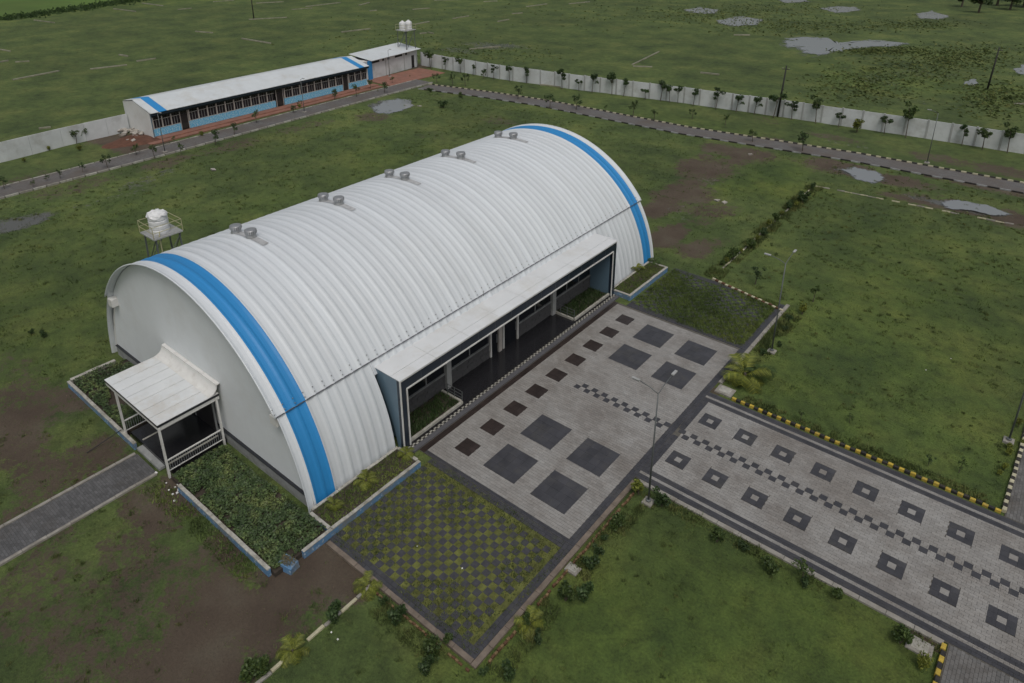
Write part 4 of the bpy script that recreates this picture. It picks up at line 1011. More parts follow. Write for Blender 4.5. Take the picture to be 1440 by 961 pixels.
def bay(a, b):
    wn = ob('window', MULLION, (-0.14, 0.03, a, a+.12, 1.14, 2.60))
    ob('rail', MULLION, (-0.14, -0.03, a+.125, b-.005, 1.14, 1.20), parent=wn); ob('rail', MULLION, (-0.14, -0.03, a+.125, b-.005, 2.22, 2.27), parent=wn)
    n = 3
    for k in range(n):
        p, q = a+.125+(b-a-.13)*k/n, a+.125+(b-a-.13)*(k+1)/n
        ob('pane', PANE, (-0.09, -0.06, p+.035, q-.035, 1.21, 2.58), parent=wn)
        if k: ob('mullion', PLINTH, (-0.10, -0.05, p-.025, p+.025, 1.205, 2.215), parent=wn)
def bays(a, b, n):
    for k in range(n): bay(a+(b-a)*k/n, a+(b-a)*(k+1)/n)
bays(0.22, 3.72, 3); bays(4.9, 17.7, 10); bays(19.3, 29.8, 8); bays(31.05, OL-0.2, 3)
for a, b in ((3.76, 4.82), (17.95, 19.1), (29.88, 30.95)):
    d = ob('door', DOORB, (-0.12, -0.07, a+.06, b-.06, 0.24, 2.2)); ob('door_frame', MULLION, (-0.14, -0.02, a, a+.055, 0.22, 2.6), parent=d); ob('door_frame', MULLION, (-0.14, -0.02, b-.055, b, 0.22, 2.6), parent=d)
    ob('fanlight', PANE, (-0.1, -0.06, a+.06, b-.06, 2.24, 2.58), parent=d); ob('lower_panel', BLK, (-0.06, -0.04, a+.15, b-.15, 0.35, 1.0), parent=d)
ob('downpipe', STEELBLUE, (0.02, 0.10, 0.06, 0.14, 0.2, 3.2)); ob('downpipe', WHITE, (0.02, 0.12, OL-.16, OL-.06, 0.2, 3.2))
ver = ob('verandah_floor', REDPAVE, (0.005, 1.35, 0.2, OL+1.0, -0.05, 0.20)); ob('step', REDPAVE, (1.355, 2.3, -1.5, OL+1.0, -0.05, 0.085), parent=ver)
t = structure(slab('red_forecourt', -69.2, -62.9, 54.2, 66.5, 0.06, REDPAVE))
t.data.materials[0] = REDPAVE

# toilet block beyond the office
tb = thing('toilet_block', 'small white outbuilding with a grey tin roof beside the red forecourt', 'building', (-69.0, 55.2, 0), R(7))
def tbx(name, mat, *boxes, parent=tb):
    mb = MB()
    for b in boxes: mb.box(*b)
    return mb.build(name, mat, parent)
TL = 12.2
tbx('wall', WALLW, (-0.2, 0, 0.0, TL, 0, 3.0)); tbx('wall', WALLW, (-4.2, -4.0, 0.0, TL, 0, 3.1)); tbx('wall', WALLW, (-3.99, -0.21, 0.0, 0.2, 0, 3.0)); tbx('wall', WALLW, (-3.99, -0.21, TL-.2, TL, 0, 3.0))
tbx('blue_pilaster', BLUE_ROOF, (0.002, 0.25, -0.5, 0.35, 0, 3.1)); tbx('side_annex', WHITE, (-3.5, -0.3, -1.9, -0.01, 0, 3.05))
for k in range(10):
    mb = MB(); a, b = -0.1+(TL+.5)*k/10, -0.1+(TL+.5)*(k+1)/10
    mb.v = [(0.6, a+.01, 3.12), (0.6, b-.01, 3.12), (-4.4, b-.01, 3.75), (-4.4, a+.01, 3.75), (0.6, a+.01, 3.17), (0.6, b-.01, 3.17), (-4.4, b-.01, 3.80), (-4.4, a+.01, 3.80)]
    mb.f = [(4,5,6,7),(0,3,2,1),(0,1,5,4),(1,2,6,5),(2,3,7,6),(3,0,4,7)]; mb.mi = [0]*6; mb.build('roof_sheet', OFFROOF, tb)
for y0, y1 in ((0.6, 2.4), (3.1, 3.6), (4.4, 4.9), (6.3, 8.2), (9.0, 9.5)): tbx('vent_slot', BLK, (0.003, 0.02, y0, y1, 2.55, 2.9))
tbx('door', DOORB, (0.003, 0.03, 10.6, 11.3, 0.05, 2.2)); tbx('pipe', WALLPOST, (0.003, 0.06, 3.85, 3.93, 0.05, 3.0)); tbx('pipe', WALLPOST, (0.003, 0.06, 8.6, 8.68, 0.05, 3.0))

# ------------------------------------------------------------------ water tanks on towers
def tank_tower(label, loc, h, s, legs_mat, rz=0.0):
    t = thing('tank_tower', label, 'tower', loc, rz)
    for sx in (-1, 1):
        for sy in (-1, 1):
            mb = MB(); mb.beam((sx*s*.46, sy*s*.46, -0.05), (sx*s*.40, sy*s*.40, h-0.1), 0.09); mb.build('leg', legs_mat, t)
    for z0, z1 in ((0.3, h*.48), (h*.48, h-.2)):
        for sgn in (1, -1):
            for ax in (0, 1):
                a = s*.44; p = (-a, sgn*a, z0) if ax == 0 else (sgn*a, -a, z0); q = (a, sgn*a, z1) if ax == 0 else (sgn*a, a, z1)
                mb = MB(); mb.beam(p, q, 0.045); mb.build('brace', legs_mat, t)
    for k in range(8):
        x_ = -s/2+s*k/8; mb = MB(); mb.box(x_+.02, x_+s/8-.02, -s/2, s/2, h-.1, h); mb.build('deck_plank', WALLPOST, t)
    for zz in (0.45, 0.9):
        for sgn in (1, -1):
            mb = MB(); mb.beam((-s/2, sgn*s/2, h+zz), (s/2, sgn*s/2, h+zz), 0.035); mb.build('guard_rail', PIPE, t)
            mb = MB(); mb.beam((sgn*s/2, -s/2, h+zz), (sgn*s/2, s/2, h+zz), 0.035); mb.build('guard_rail', PIPE, t)
    for sx in (-1, 1):
        for sy in (-1, 1):
            mb = MB(); mb.beam((sx*s/2, sy*s/2, h), (sx*s/2, sy*s/2, h+.92), 0.04); mb.build('guard_post', PIPE, t)
    return t
def tank(label, loc, r, h, dome, group=None, cover=False):
    t = thing('water_tank', label, 'tank', loc, 0.0, group)
    mb = MB(); pr = [(r*.97, 0.0)]
    nb = 4
    for k in range(nb):
        z0, z1 = h*k/nb, h*(k+1)/nb; pr += [(r, z0+.05), (r, z1-.07), (r*.955, z1-.03), (r*.955, z1)]
    pr += [(r*.98, h+.02), (r*.9, h+dome*.5), (r*.55, h+dome*.85), (r*.3, h+dome)]
    mb.lathe(pr, 28); mb.build('barrel', TANKW, t, False)
    mb = MB(); mb.lathe([(r*.3, h+dome-.01), (r*.32, h+dome+.08), (r*.1, h+dome+.12)], 16); mb.build('lid', TANKW, t, True)
    if cover:
        # crumpled plastic sheet tied over the tank
        mb = MB(); n, m = 28, 5
        for i in range(m):
            for j in range(n):
                a = 2*math.pi*j/n; f = i/(m-1); rr = r*(1.0-f*.8)+.05+.05*math.sin(5*a+i); zz = h+dome*.2+f*dome*1.1+.07*math.sin(3*a+2*i)+random.uniform(-.04,.04)-(0.16*abs(math.sin(2.5*a)) if i == 0 else 0)
                mb.v.append((rr*math.cos(a), rr*math.sin(a), zz))
        for i in range(m-1):
            for j in range(n): mb.f.append((i*n+j, i*n+(j+1)%n, (i+1)*n+(j+1)%n, (i+1)*n+j)); mb.mi.append(0)
        mb.f.append(tuple((m-1)*n+j for j in range(n))); mb.mi.append(0)
        mb.build('plastic_sheet', TANKW, t, False)
    return t
tank_tower('railed steel platform on legs behind the hall carrying one white tank', (-26.6, -0.05, 0), 4.95, 2.1, POLE)
tank('large white ribbed water tank with a crumpled cover behind the hall', (-26.62, -0.12, 4.95), 0.66, 1.35, 0.22, cover=True)
mb = MB(); mb.tube([(-25.75, -0.62, 0.0), (-25.75, -0.62, 5.0), (-25.95, -0.45, 5.25)], 0.045, 6); tag(mb.build('riser_pipe', PIPE), 'pale yellowish riser pipe climbing to the white tank behind the hall', 'pipe')
tt = tank_tower('tall slender steel tower over the small outbuilding with two white tanks', (-71.6, 66.0, 0), 6.55, 2.5, POLE)
for dx, dy in ((-.1, -0.62), (.05, 0.66)):
    tank('white domed water tank, one of a pair on the tall slender tower', (-71.6+dx, 66.0+dy, 6.55), 0.6, 1.05, 0.42, 'paired white tanks')

# ------------------------------------------------------------------ perimeter walls
def perim(label, pts, h, pl_, post=True):
    t = thing('perimeter_wall', label, 'wall', (pts[0][0], pts[0][1], 0)); o = Vector((pts[0][0], pts[0][1]))
    P = [Vector(p)-o for p in pts]
    for a, b in zip(P[:-1], P[1:]):
        d = b-a; L = d.length; n = max(1, int(round(L/pl_))); u = d/L
        for k in range(n):
            p = a+d*(k/n); q = a+d*((k+1)/n); hh = h+random.uniform(-.03,.03)
            mb = MB(); e = 0.11 if post else 0.01
            mb.beam((p.x+u.x*e, p.y+u.y*e, hh/2-.05), (q.x-u.x*e, q.y-u.y*e, hh/2-.05), 0.12, hh+.1); mb.build('wall_panel', WALLW, t)
            if post:
                mb = MB(); mb.beam((p.x-u.x*.1, p.y-u.y*.1, hh/2), (p.x+u.x*.1, p.y+u.y*.1, hh/2), 0.22, hh+.14); mb.build('wall_post', WALLPOST, t)
    return t
perim('long white precast wall beyond the far internal road', [(-70.7,68.5),(-52.7,68.9),(-40,70.6),(-22,73.7),(-8.2,75.3),(8.8,76.8),(19,77.2),(44,79)], 2.3, 2.5)
perim('plain whitish boundary wall ending at the office end wall', [(-70.7,16.9),(-70.4,9),(-69.6,2),(-69.3,-30)], 2.25, 3.0, False)

# ------------------------------------------------------------------ lamps and poles
def lamp(label, x_, y_, h=6.4, heads=((0,1.5),(-1.15,0)), group=None, base=True):
    t = thing('street_lamp', label, 'lamp', (x_, y_, 0), 0, group)
    mb = MB(); mb.tube([(0,0,0.1),(0,0,h*.5),(0,0,h)], [.05,.04,.028], 10); mb.build('pole', POLE, t, True)
    mb = MB(); mb.bevbox(-.25,.25,-.25,.25,-.1,.12,.03); mb.build('footing', CONC, t)
    mb = MB(); mb.lathe([(0.13, .16), (.13, .2), (.08, .22)], 12); mb.build('base_plate', POLE, t)
    for dx, dy in heads:
        mb = MB(); mb.tube([(0,0,h-.05),(dx*.35,dy*.35,h+.12),(dx*.8,dy*.8,h+.22)], .022, 6); mb.build('arm', POLE, t, True)
        u = Vector((dx, dy, 0)).normalized(); mb = MB(); c = Vector((dx, dy, h+.24)); mb.beam(tuple(c-u*.2), tuple(c+u*.2), 0.13, 0.06); hd = mb.build('lamp_head', WALLPOST, t)
        mb = MB(); mb.beam(tuple(c-u*.15-Vector((0,0,.045))), tuple(c+u*.15-Vector((0,0,.045))), 0.1, 0.02); mb.build('lens', GLASS, hd)
    return t
lamp('grey two-armed street lamp at the lawn corner of plaza and walkway', 10.8, 4.15)
lamp('grey two-armed street lamp by the overgrown turf paving and palm clump', 10.81, 20.2)
lamp('grey street lamp beside the yellow-leaved plants at the cross road', 23.69, 20.0, 6.4, ((0.3,1.4),))
lamp('slender pale street lamp between the far road and the perimeter wall', 10.9, 66.8, 5.7, ((-.9,0),))
for px, py in ((232, 214), (428, 158)):
    x_, y_ = at(px, py); lamp('thin street lamp between the road and the office verandah', x_, y_, 4.6, ((.7,0),), 'lamps before the office')
x_, y_ = at(548, 108); lamp('thin street lamp standing on the red forecourt', x_, y_, 4.4, ((.6,0),))
def epole(label, x_, y_, h, lean=0.0):
    t = thing('electric_pole', label, 'pole', (x_, y_, 0))
    mb = MB(); mb.tube([(0,0,-.2),(lean*.5,0,h*.5),(lean,0,h)], [.15,.12,.09], 8); mb.build('mast', RUSTPOLE, t, True)
    mb = MB(); mb.beam((lean*.9-.5,0,h*.93),(lean*.9+.5,0,h*.93),.07); mb.build('cross_arm', RUSTPOLE, t)
    for dx in (-.4, 0, .4): mb = MB(); mb.lathe([(.04,h*.93+.03),(.05,h*.93+.1),(.02,h*.93+.16)], 8, 0, (lean*.9+dx, 0)); mb.build('insulator', CAPSTONE, t)
epole('dark leaning electric pole at the perimeter wall', -8.8, 75.0, 7.0, 0.25)
epole('dark electric pole out in the marshy field', 11.0, 110.3, 6.6, 0.2)
epole('thin electric pole alone in the far olive field', -144.5, 81.6, 8.0)

# ------------------------------------------------------------------ vegetation
def leaf_cloud(mb, clumps, n, ls, m=0):
    for k in range(n):
        c, rr = random.choice(clumps)
        while True:
            v = Vector((random.uniform(-1,1), random.uniform(-1,1), random.uniform(-1,1)))
            if 0.25 < v.length < 1: break
        p = Vector(c)+Vector((v.x*rr[0], v.y*rr[1], v.z*rr[2])); d = Vector((random.gauss(0,1), random.gauss(0,1), random.gauss(0,.6))).normalized()
        s = d.cross(Vector((random.gauss(0,1), random.gauss(0,1), random.gauss(0,1)))).normalized(); l = ls*random.uniform(.6,1.4)
        a = p-d*l*.5; b = p+s*l*.28; e = p+d*l*.5; f = p-s*l*.28
        mb.quad(tuple(a), tuple(b), tuple(e), tuple(f), m)
def bush_proto(seed, leaf, n=420, ls=0.16, tall=1.0):
    random.seed(seed); st = MB(); cl = []
    for k in range(7):
        a = random.random()*6.28; r = random.uniform(.05,.36); z = random.uniform(.3,.85)*tall
        e = (r*math.cos(a), r*math.sin(a), z); st.tube([(0,0,-.05),(e[0]*.4,e[1]*.4,z*.55),e], [.03,.02,.01], 5); cl.append((e, (random.uniform(.16,.28),)*2+(random.uniform(.15,.28)*tall,)))
    fo = MB(); leaf_cloud(fo, cl, n, ls)
    return [('stem', st.mesh('stem', BARK)), ('foliage', fo.mesh('foliage', leaf))]
def tree_proto(seed, leaf, h=2.6, n=380, ls=0.22):
    random.seed(seed); st = MB(); cl = []
    lx, ly = random.uniform(-.2,.2), random.uniform(-.2,.2)
    st.tube([(0,0,-.05),(lx*.5,ly*.5,h*.35),(lx,ly,h*.7)], [.055,.04,.02], 6)
    for k in range(8):
        a = random.random()*6.28; z0 = random.uniform(.4,.7)*h; r = random.uniform(.15,.6); e = (lx+r*math.cos(a), ly+r*math.sin(a), z0+random.uniform(.1,.32)*h)
        st.tube([(lx*z0/h*1.3, ly*z0/h*1.3, z0), e], [.02,.008], 5); cl.append((e, (random.uniform(.18,.32), random.uniform(.18,.32), random.uniform(.16,.3))))
    fo = MB(); leaf_cloud(fo, cl, n, ls)
    return [('trunk', st.mesh('trunk', BARK)), ('crown', fo.mesh('crown', leaf))]
def frond_mesh(L, leaf, droop):
    mb = MB(); n = 9; pts = []
    for i in range(n+1):
        f = i/n; pts.append(Vector((L*f*(1-.25*f*droop), 0, L*(.75*f-.85*droop*f*f))))
    for i in range(n):
        mb.beam(pts[i], pts[i+1], .02)
        if i < 1: continue
        for s in (1, -1):
            for e in (0.0, 0.5):
                p = pts[i].lerp(pts[i+1], e); l = L*.34*math.sin(math.pi*(i+e)/(n+1.2))+.04
                q = p+Vector((l*.5, s*l*.85, -l*.25)); mb.tri(tuple(p), tuple(p+Vector((.05,0,0))), tuple(q))
    return mb.mesh('frond', leaf)
fr_meshes = [frond_mesh(0.95, LEAF_Y, .8), frond_mesh(0.8, LEAF_Y, 1.0), frond_mesh(1.0, LEAF_M, .9)]
def plant(proto, name, label, cat, loc, s, rz, group):
    t = thing(name, label, cat, loc, rz, group); t.scale = (s[0], s[0], s[1])
    for nm, me in proto: link(nm, me, t)
    return t
def palm(label, x_, y_, z_, s, group=None, dark=False):
    t = thing('palm_plant', label, 'plant', (x_, y_, z_), random.random()*6, group); t.scale = (s,)*3
    n = random.randint(9, 12)
    for k in range(n):
        o = link('frond', fr_meshes[2] if dark else fr_meshes[k % 2], t, (0, 0, .08)); o.rotation_euler = (0, random.uniform(-.45,.35), 6.283*k/n+random.uniform(-.2,.2))
    mb = MB(); mb.tube([(0,0,-.05),(0,0,.2)], [.06,.04], 6); mb.build('stem', BARK, t)
    return t
BUSH = [bush_proto(11+k, (LEAF_D, LEAF_M, LEAF_D, LEAF_M)[k], 620, .15, (1, 1.25, .8, 1)[k]) for k in range(4)]
BUSHY = [bush_proto(31+k, LEAF_Y, 300, .15, 1.0) for k in range(2)]
TREE = [tree_proto(51+k, (LEAF_D, LEAF_M, LEAF_D)[k % 3], 2.5+.25*(k % 3)) for k in range(6)]
SLIM = [tree_proto(71+k, (LEAF_D, LEAF_M)[k % 2], 1.9, 190, .2) for k in range(4)]
random.seed(5)
ONES = ['first','second','third','fourth','fifth','sixth','seventh','eighth','ninth','tenth','eleventh','twelfth','thirteenth','fourteenth','fifteenth','sixteenth','seventeenth','eighteenth','nineteenth']
def ordinal(i):
    if i < 19: return ONES[i]
    tens = ['twentieth','thirtieth'][(i+1)//10-2]; r = (i+1) % 10
    return tens if r == 0 else ['twenty','thirty'][(i+1)//10-2]+'-'+ONES[r-1]
WALL_N = [(-70.7,68.5),(-52.7,68.9),(-40,70.6),(-22,73.7),(-8.2,75.3),(8.8,76.8),(19,77.2),(44,79)]
def put(protos, name, label, cat, pts, smin, smax, group, z=0.0, anchor=None, wall=False):
    L_ = []
    for q in pts:
        x_, y_ = at(q[0], q[1], z)
        if wall: y_ = float(np.interp(x_, [a for a, b in WALL_N], [b for a, b in WALL_N])) - random.uniform(.7, 1.1)
        L_.append((x_, y_, q[2] if len(q) > 2 else 1.0))
    if anchor: L_.sort(key=lambda q: (q[0]-anchor[0])**2+(q[1]-anchor[1])**2)
    base_label = label
    for i_, (x_, y_, k) in enumerate(L_):
        if anchor: label = base_label.replace('#', ordinal(i_))
        s = random.uniform(smin, smax)*k
        plant(random.choice(protos), name, label, cat, (x_, y_, z-.01), (s, s*random.uniform(.85, 1.2)), random.random()*6.28, group)
z2 = lambda o, s, pts: [(o[0]+p[0]/s, o[1]+p[1]/s)+tuple(p[2:]) for p in pts]
# saplings along the far wall
put(TREE, 'young_tree', '# young tree from the small outbuilding along the long precast wall', 'tree',
    z2((960,0),3,[(8,408),(72,436),(155,455),(235,470,1.2),(315,478),(392,492,1.35),(470,500),(562,522,1.1),(658,538),(848,568,1.1),(940,582,1.25),(1172,622),(1264,632,1.2),(1365,655,1.2)])
    + z2((480,0),3,[(435,275,1.25),(500,285,.8),(572,293,.9),(632,300,.7),(690,305,.6),(733,312,.9),(787,325),(850,335,1.1),(985,360,1.1),(1040,372,.8),(1095,380,1.2),(1162,395,1.1),(1213,400,.9),(1303,415,.9),(1355,425,1.2),(1433,432,.9)]), .9, 1.1, 'young trees along the perimeter wall', anchor=(-69, 67), wall=True)
put(BUSHY, 'bush', 'bright yellow-green bush at the foot of the long white wall', 'bush', [(1205,186,1.9)], 1, 1, None)
# small trees on the verge of the far road
put(SLIM, 'sapling', '# small sapling from the red forecourt along the far internal road', 'tree',
    z2((480,0),3,[(402,350),(470,362),(523,365),(745,420,1.2),(880,458,1.2),(990,465,1.2),(1230,492,.9),(1320,505,.8),(1115,470,.5),(600,335,.6)]) + z2((960,0),3,[(180,530,.7),(295,600,.9),(505,640,1.1),(40,505,.7)]), .8, 1.1, 'saplings by the far road', anchor=(-64, 60))
put(SLIM, 'sapling', '# small sapling from the red forecourt along the office road', 'tree',
    z2((0,0),3,[(455,710,1.1),(350,730,.8),(255,755,.8),(575,655,.9),(655,670),(765,655,.9),(910,612,1.5),(990,572,1.1),(1082,520,1.2),(1240,478,.8),(1412,425,1.1),(735,600,.7),(200,765,.7),(140,790,.7),(20,800,.9)]) + z2((360,60),6,[(320,590,.7),(370,540,.8),(670,470,.9),(850,460,1.3),(965,395,1.4),(1085,425,1.4),(1150,345,.9),(1340,180,1.0),(990,250,.9)]), .55, .8, 'saplings by the office road', anchor=(-66, 66))
put(BUSHY, 'bush', 'small yellowish bush between the road and the office steps', 'bush', z2((0,0),3,[(850,575,.8),(1265,455,.7)])+[(113,212,1.0)], .9, 1.1, 'yellowish bushes at the office')
put(BUSHY+SLIM, 'weed', 'thin weed growing at the foot of the plain boundary wall', 'plant', [(35,228,.7),(70,212,.6),(108,203,1.1),(122,198,.8)], .8, 1.0, 'weeds at the boundary wall')
# shrubs round the large lawn
put(BUSH, 'shrub', '# dark round shrub from the turf paving along the muddy edge of the large lawn', 'shrub', z2((1000,250),6,[(180,700,1.1),(330,600),(440,490,1.1),(545,370,.9),(660,270,1.1),(770,220,1.2),(90,740,.6),(850,110,.8)]), .75, 1.0, 'shrubs on the edge of the large lawn', anchor=(3.7, 26.8))
put(SLIM, 'sapling', '# dark upright sapling from the hall corner inside the large lawn', 'tree', [(1062,400,1.0),(1143,425,.6),(1305,655,.4),(1125,592,.4),(1348,665,.45),(1195,595,.4)], .8, 1.0, 'saplings inside the large lawn', anchor=(0, 26))
put(BUSH, 'shrub', '# small shrub from the big palm clump beside the overgrown turf paving', 'shrub', [(1108,452,.8),(1103,465,.7),(1096,488,.6),(1072,500,.8),(1060,512,.7)], .6, .85, 'shrubs by the overgrown turf paving', anchor=at(1047, 532))
put(BUSHY, 'bush', '# yellow-green bush from the turf paving along the muddy lawn edge', 'bush', z2((1000,250),6,[(130,720,.9),(250,640,.8),(390,540,.9),(490,410,1.0),(600,320,.8),(715,250,.9),(800,170,.8)]), .6, .8, 'yellow-green bushes on the lawn edge', anchor=(3.7, 26.8))
put(BUSHY, 'bush', 'yellow-leaved bush next to the lamp by the overgrown turf paving', 'bush', [(1128,442,1.0)], .9, .9, None)
palm('big yellow-green palm clump at the inner corner of the large lawn', *at(1047, 532), 0, 1.9)
palm('dark low palm clump behind the big yellow-green palm', *at(1066, 528), 0, 1.3, None, True)
put(BUSHY, 'bush', '# yellow-leaved plant from the walkway in the row at the cross road kerb', 'bush', [(1418,640,.6),(1412,660,.6),(1432,600,.7),(1437,625,.5),(1405,668,.5),(1420,632,.5)], .7, .9, 'yellow-leaved plants by the cross road', anchor=(24, 14))
# front lawn shrubs
f7 = (780, 480)
put(BUSH, 'shrub', '# dark green shrub from the lamp along the walkway edge of the front lawn', 'shrub', z2(f7,2,[(300,465,1.0),(455,565,1.0),(605,645,1.15),(790,720,.9),(970,850,1.0),(530,590,.6),(700,690,.6)]), .65, .9, 'shrubs along the walkway', anchor=(10.8, 4.15))
put(SLIM, 'sapling', 'thin upright sapling at the walkway kerb of the front lawn', 'tree', z2(f7,2,[(695,676,.8)]), .8, .8, None)
put(BUSHY, 'bush', 'pale yellow sapling by the chamber cover at the cross road', 'bush', z2(f7,2,[(1028,918,.9)]), .8, .8, None)
put(BUSHY, 'bush', 'yellowish bush in the tip of the front lawn by the lamp', 'bush', [(898,695,1.1)], .8, .8, None)
put(BUSH, 'shrub', '# dark green shrub from the lamp between plaza kerb and front lawn', 'shrub', [(868,745,1.1),(830,800,.9),(842,780,.6),(795,845,1.1),(822,842,1.2),(850,760,.6),(740,880,.7),(757,905,.6)], .65, .9, 'shrubs beside the plaza kerb', anchor=(10.8, 4.15))
put(BUSH, 'shrub', '# dark green shrub from the yellow palm below the turf paving kerb', 'shrub', [(610,925,1.3),(600,945,1.0),(560,875,1.0),(630,905,.7),(470,872,1.05),(715,955,1.0),(680,950,.6),(540,850,.5)], .65, .85, 'shrubs below the turf paving', anchor=at(517, 828))
put(BUSH, 'shrub', 'scruffy shrub at the bare soil edge in the corner of the yard', 'shrub', [(355,955,1.1),(372,948,.8)], .8, 1.0, 'scruffy shrubs by the bare soil')
palm('yellow palm on the stone edging touching the turf paving', *at(517, 828), 0, .8)
palm('yellow palm further along the stone edging in the bare soil', *at(412, 918), 0, .8)
palm('green palm on the lawn side of the turf paving corner', *at(745, 880), 0, .85, None, False)
# planters
palm('yellow-green palm in the hall corner planter beside the portico jamb', *at(570, 640, .34), .34, .65)
palm('largest yellow-green palm in the middle of the hall corner planter', *at(515, 678, .34), .34, .78)
palm('small yellow-green palm at the blue end of the hall corner planter', *at(470, 712, .34), .34, .58)
palm('young palm in the far planter near the portico', *at(893, 378, .34), .34, .95)
palm('bushy palm at the hall corner end of the far planter', *at(921, 368, .34), .34, .8, None, True)
for (a0, a1, b0, b1, lu_) in ((-1.0, .42, -6.5, -1.2, .8), (-1.08, .28, 20.35, 25.7, .9)):
    n = 1300; xs = a0+(a1-a0)*rng.rand(n); ys = b0+(b1-b0)*rng.rand(n)
    o = grass_patch('planter_grass', xs, ys, .05+.08*rng.rand(n), .05, np.full(n, lu_), None, .34); o['label'] = 'short grass filling the low planter'; o['category'] = 'grass'
# weeds in the gable beds: leafy mass
def weeds(x0, x1, y0, y1, n, z, label):
    mb = MB(); random.seed(int(x0*7+y0))
    for k in range(n):
        x_ = random.uniform(x0, x1); y_ = random.uniform(y0, y1)
        if float(fbm(np.array([x_*1.3+9]), np.array([y_*1.3+4]), 2)[0]) < .27: continue
        h = .06+.40*float(fbm(np.array([x_*.9+50]), np.array([y_*.9+20]), 3)[0])**1.5*random.random()**.5*1.3
        d = Vector((random.gauss(0,1), random.gauss(0,1), random.gauss(0,.45))).normalized(); s = d.cross(Vector((random.gauss(0,.4), random.gauss(0,.4), 1))).normalized(); l = random.uniform(.06,.17)
        p = Vector((x_, y_, z+h)); mb.quad(tuple(p-d*l*.5), tuple(p+s*l*.3), tuple(p+d*l*.5), tuple(p-s*l*.3))
    o = stuff(mb.build('weeds', LEAF_B)); o['label'] = label; o['category'] = 'weeds'
weeds(-8.4, .3, -9.45, -6.75, 15000, .16, 'dense leafy weeds filling the bed between porch and hall corner'); weeds(-20.3, -13.5, -9.45, -6.4, 9000, .16, 'leafy weeds in the bed on the far side of the porch')
# low weeds over the soil outside the bed wall
xs = np.concatenate([-6.5+6*rng.rand(500), -9+3*rng.rand(200)]); ys = np.concatenate([-10.6+.85*rng.rand(500), -10.8+1.0*rng.rand(200)])
o = grass_patch('grass', xs, ys, .06+.12*rng.rand(700), .05, np.full(700, .6)); o['label'] = 'rough grass at the foot of the blue bed wall'; o['category'] = 'grass'
# reeds in the marsh and scrub far off
def scrub(name, label, blobs_, n, hmin, hmax, mat, ls):
    mb = MB(); random.seed(99)
    for k in range(n):
        px, py, sx, sy = random.choice(blobs_); x_, y_ = at(random.gauss(px, sx), random.gauss(py, sy)); h = random.uniform(hmin, hmax); a = random.random()*6.28; l = ls*random.uniform(.6,1.5)
        mb.tri((x_-l*math.cos(a), y_-l*math.sin(a), 0), (x_+l*math.cos(a), y_+l*math.sin(a), 0), (x_+random.uniform(-.3,.3)*l, y_+random.uniform(-.3,.3)*l, h))
    o = stuff(mb.build(name, mat)); o['label'] = label; o['category'] = 'reeds'; return o
scrub('reeds', 'sparse dark marsh reeds in the wet field beyond the wall', [(1240,72,30,3),(1300,95,45,14),(1360,78,40,8),(1210,120,40,14),(1400,140,30,14),(1000,20,60,6),(1100,38,60,6)], 6500, .06, .28, WEED, .3)
scrub('scrub', 'low dark scrub scattered over the far field', [(690,75,50,8),(860,20,120,10),(1110,10,60,5),(1250,35,60,6),(560,60,60,18),(1300,35,30,3)], 2200, .06, .3, WEED, .3)
scrub('hedge', 'dark hedge line along the edge of the bright crop field', [(q, 28-q*.145, 14, .7) for q in range(0, 200, 12)], 1300, .2, .7, LEAF_D, .4)
# far trees at the edge of the field
def big_tree(label, x_, y_, s, seed, group):
    random.seed(seed); t = thing('field_tree', label, 'tree', (x_, y_, 0), random.random()*6, group); t.scale = (s,)*3
    st = MB(); st.tube([(0,0,-.1),(.1,.05,1.6),(.2,0,3.0)], [.28,.2,.12], 8); cl = []
    for k in range(14):
        a = random.random()*6.28; r = random.uniform(.5,2.1); e = (r*math.cos(a), r*math.sin(a), random.uniform(2.0,5.2)); st.tube([(.12,0,2.0),e], [.1,.03], 5); cl.append((e, (random.uniform(.6,1.1), random.uniform(.6,1.1), random.uniform(.5,.9))))
    st.build('trunk', BARK, t); fo = MB(); leaf_cloud(fo, cl, 1500, .42); fo.build('crown', LEAF_D, t)
for i, (px, py, s) in enumerate([(1352,10,1.0),(1376,18,1.1),(1402,8,1.3),(1420,14,1.1),(1440,10,1.5),(1462,12,1.4),(1425,2,1.5)]):
    big_tree('dark leafy tree at the far corner of the marshy field', *at(px, py), s, 200+i, 'dark trees at the far field corner')
put(BUSH, 'bush', 'dark bush standing alone in the yard grass near the office puddle', 'bush', [(623,152,1.6),(605,130,1.0),(648,138,.8)], .9, 1.0, 'bushes by the office puddle')
put(BUSH, 'bush', 'low dark bush in the rough grass beyond the porch', 'bush', [(62,475,.7),(45,470,.5)], .8, 1.0, 'bushes beyond the porch')

# ------------------------------------------------------------------ plot boundary stones in the far fields
LINES = [((127,98),(180,92)),((18,113),(85,100)),((0,88),(12,86)),((22,88),(42,87)),((160,13),(192,17)),((48,29),(78,33)),((350,28),(405,25)),((275,45),(300,47)),((340,55),(382,62)),((430,10),(480,4)),((410,14),(440,12)),
 ((360,5),(400,3)),((636,27),(660,23)),((700,31),(716,28)),((580,14),(605,12)),((520,16),(530,15)),((480,46),(522,41)),((583,35),(604,31)),((602,46),(610,48)),((505,8),(520,4)),((610,1),(650,0)),((720,20),(735,19)),((985,103),(1012,106)),((1032,50),(1055,50)),((889,92),(928,73)),((890,94),(918,95)),((660,70),(705,66)),((760,120),(790,123)),
 ((1425,147),(1440,147)),((55,182),(72,180)),((168,78),(180,80)),((680,3),(700,2)),((740,10),(770,6)),((800,6),(830,3)),((250,14),(270,12)),((300,3),(330,1)),((200,5),(230,9)),((590,48),(600,47)),((0,70),(15,73)),((192,87),(220,83))]
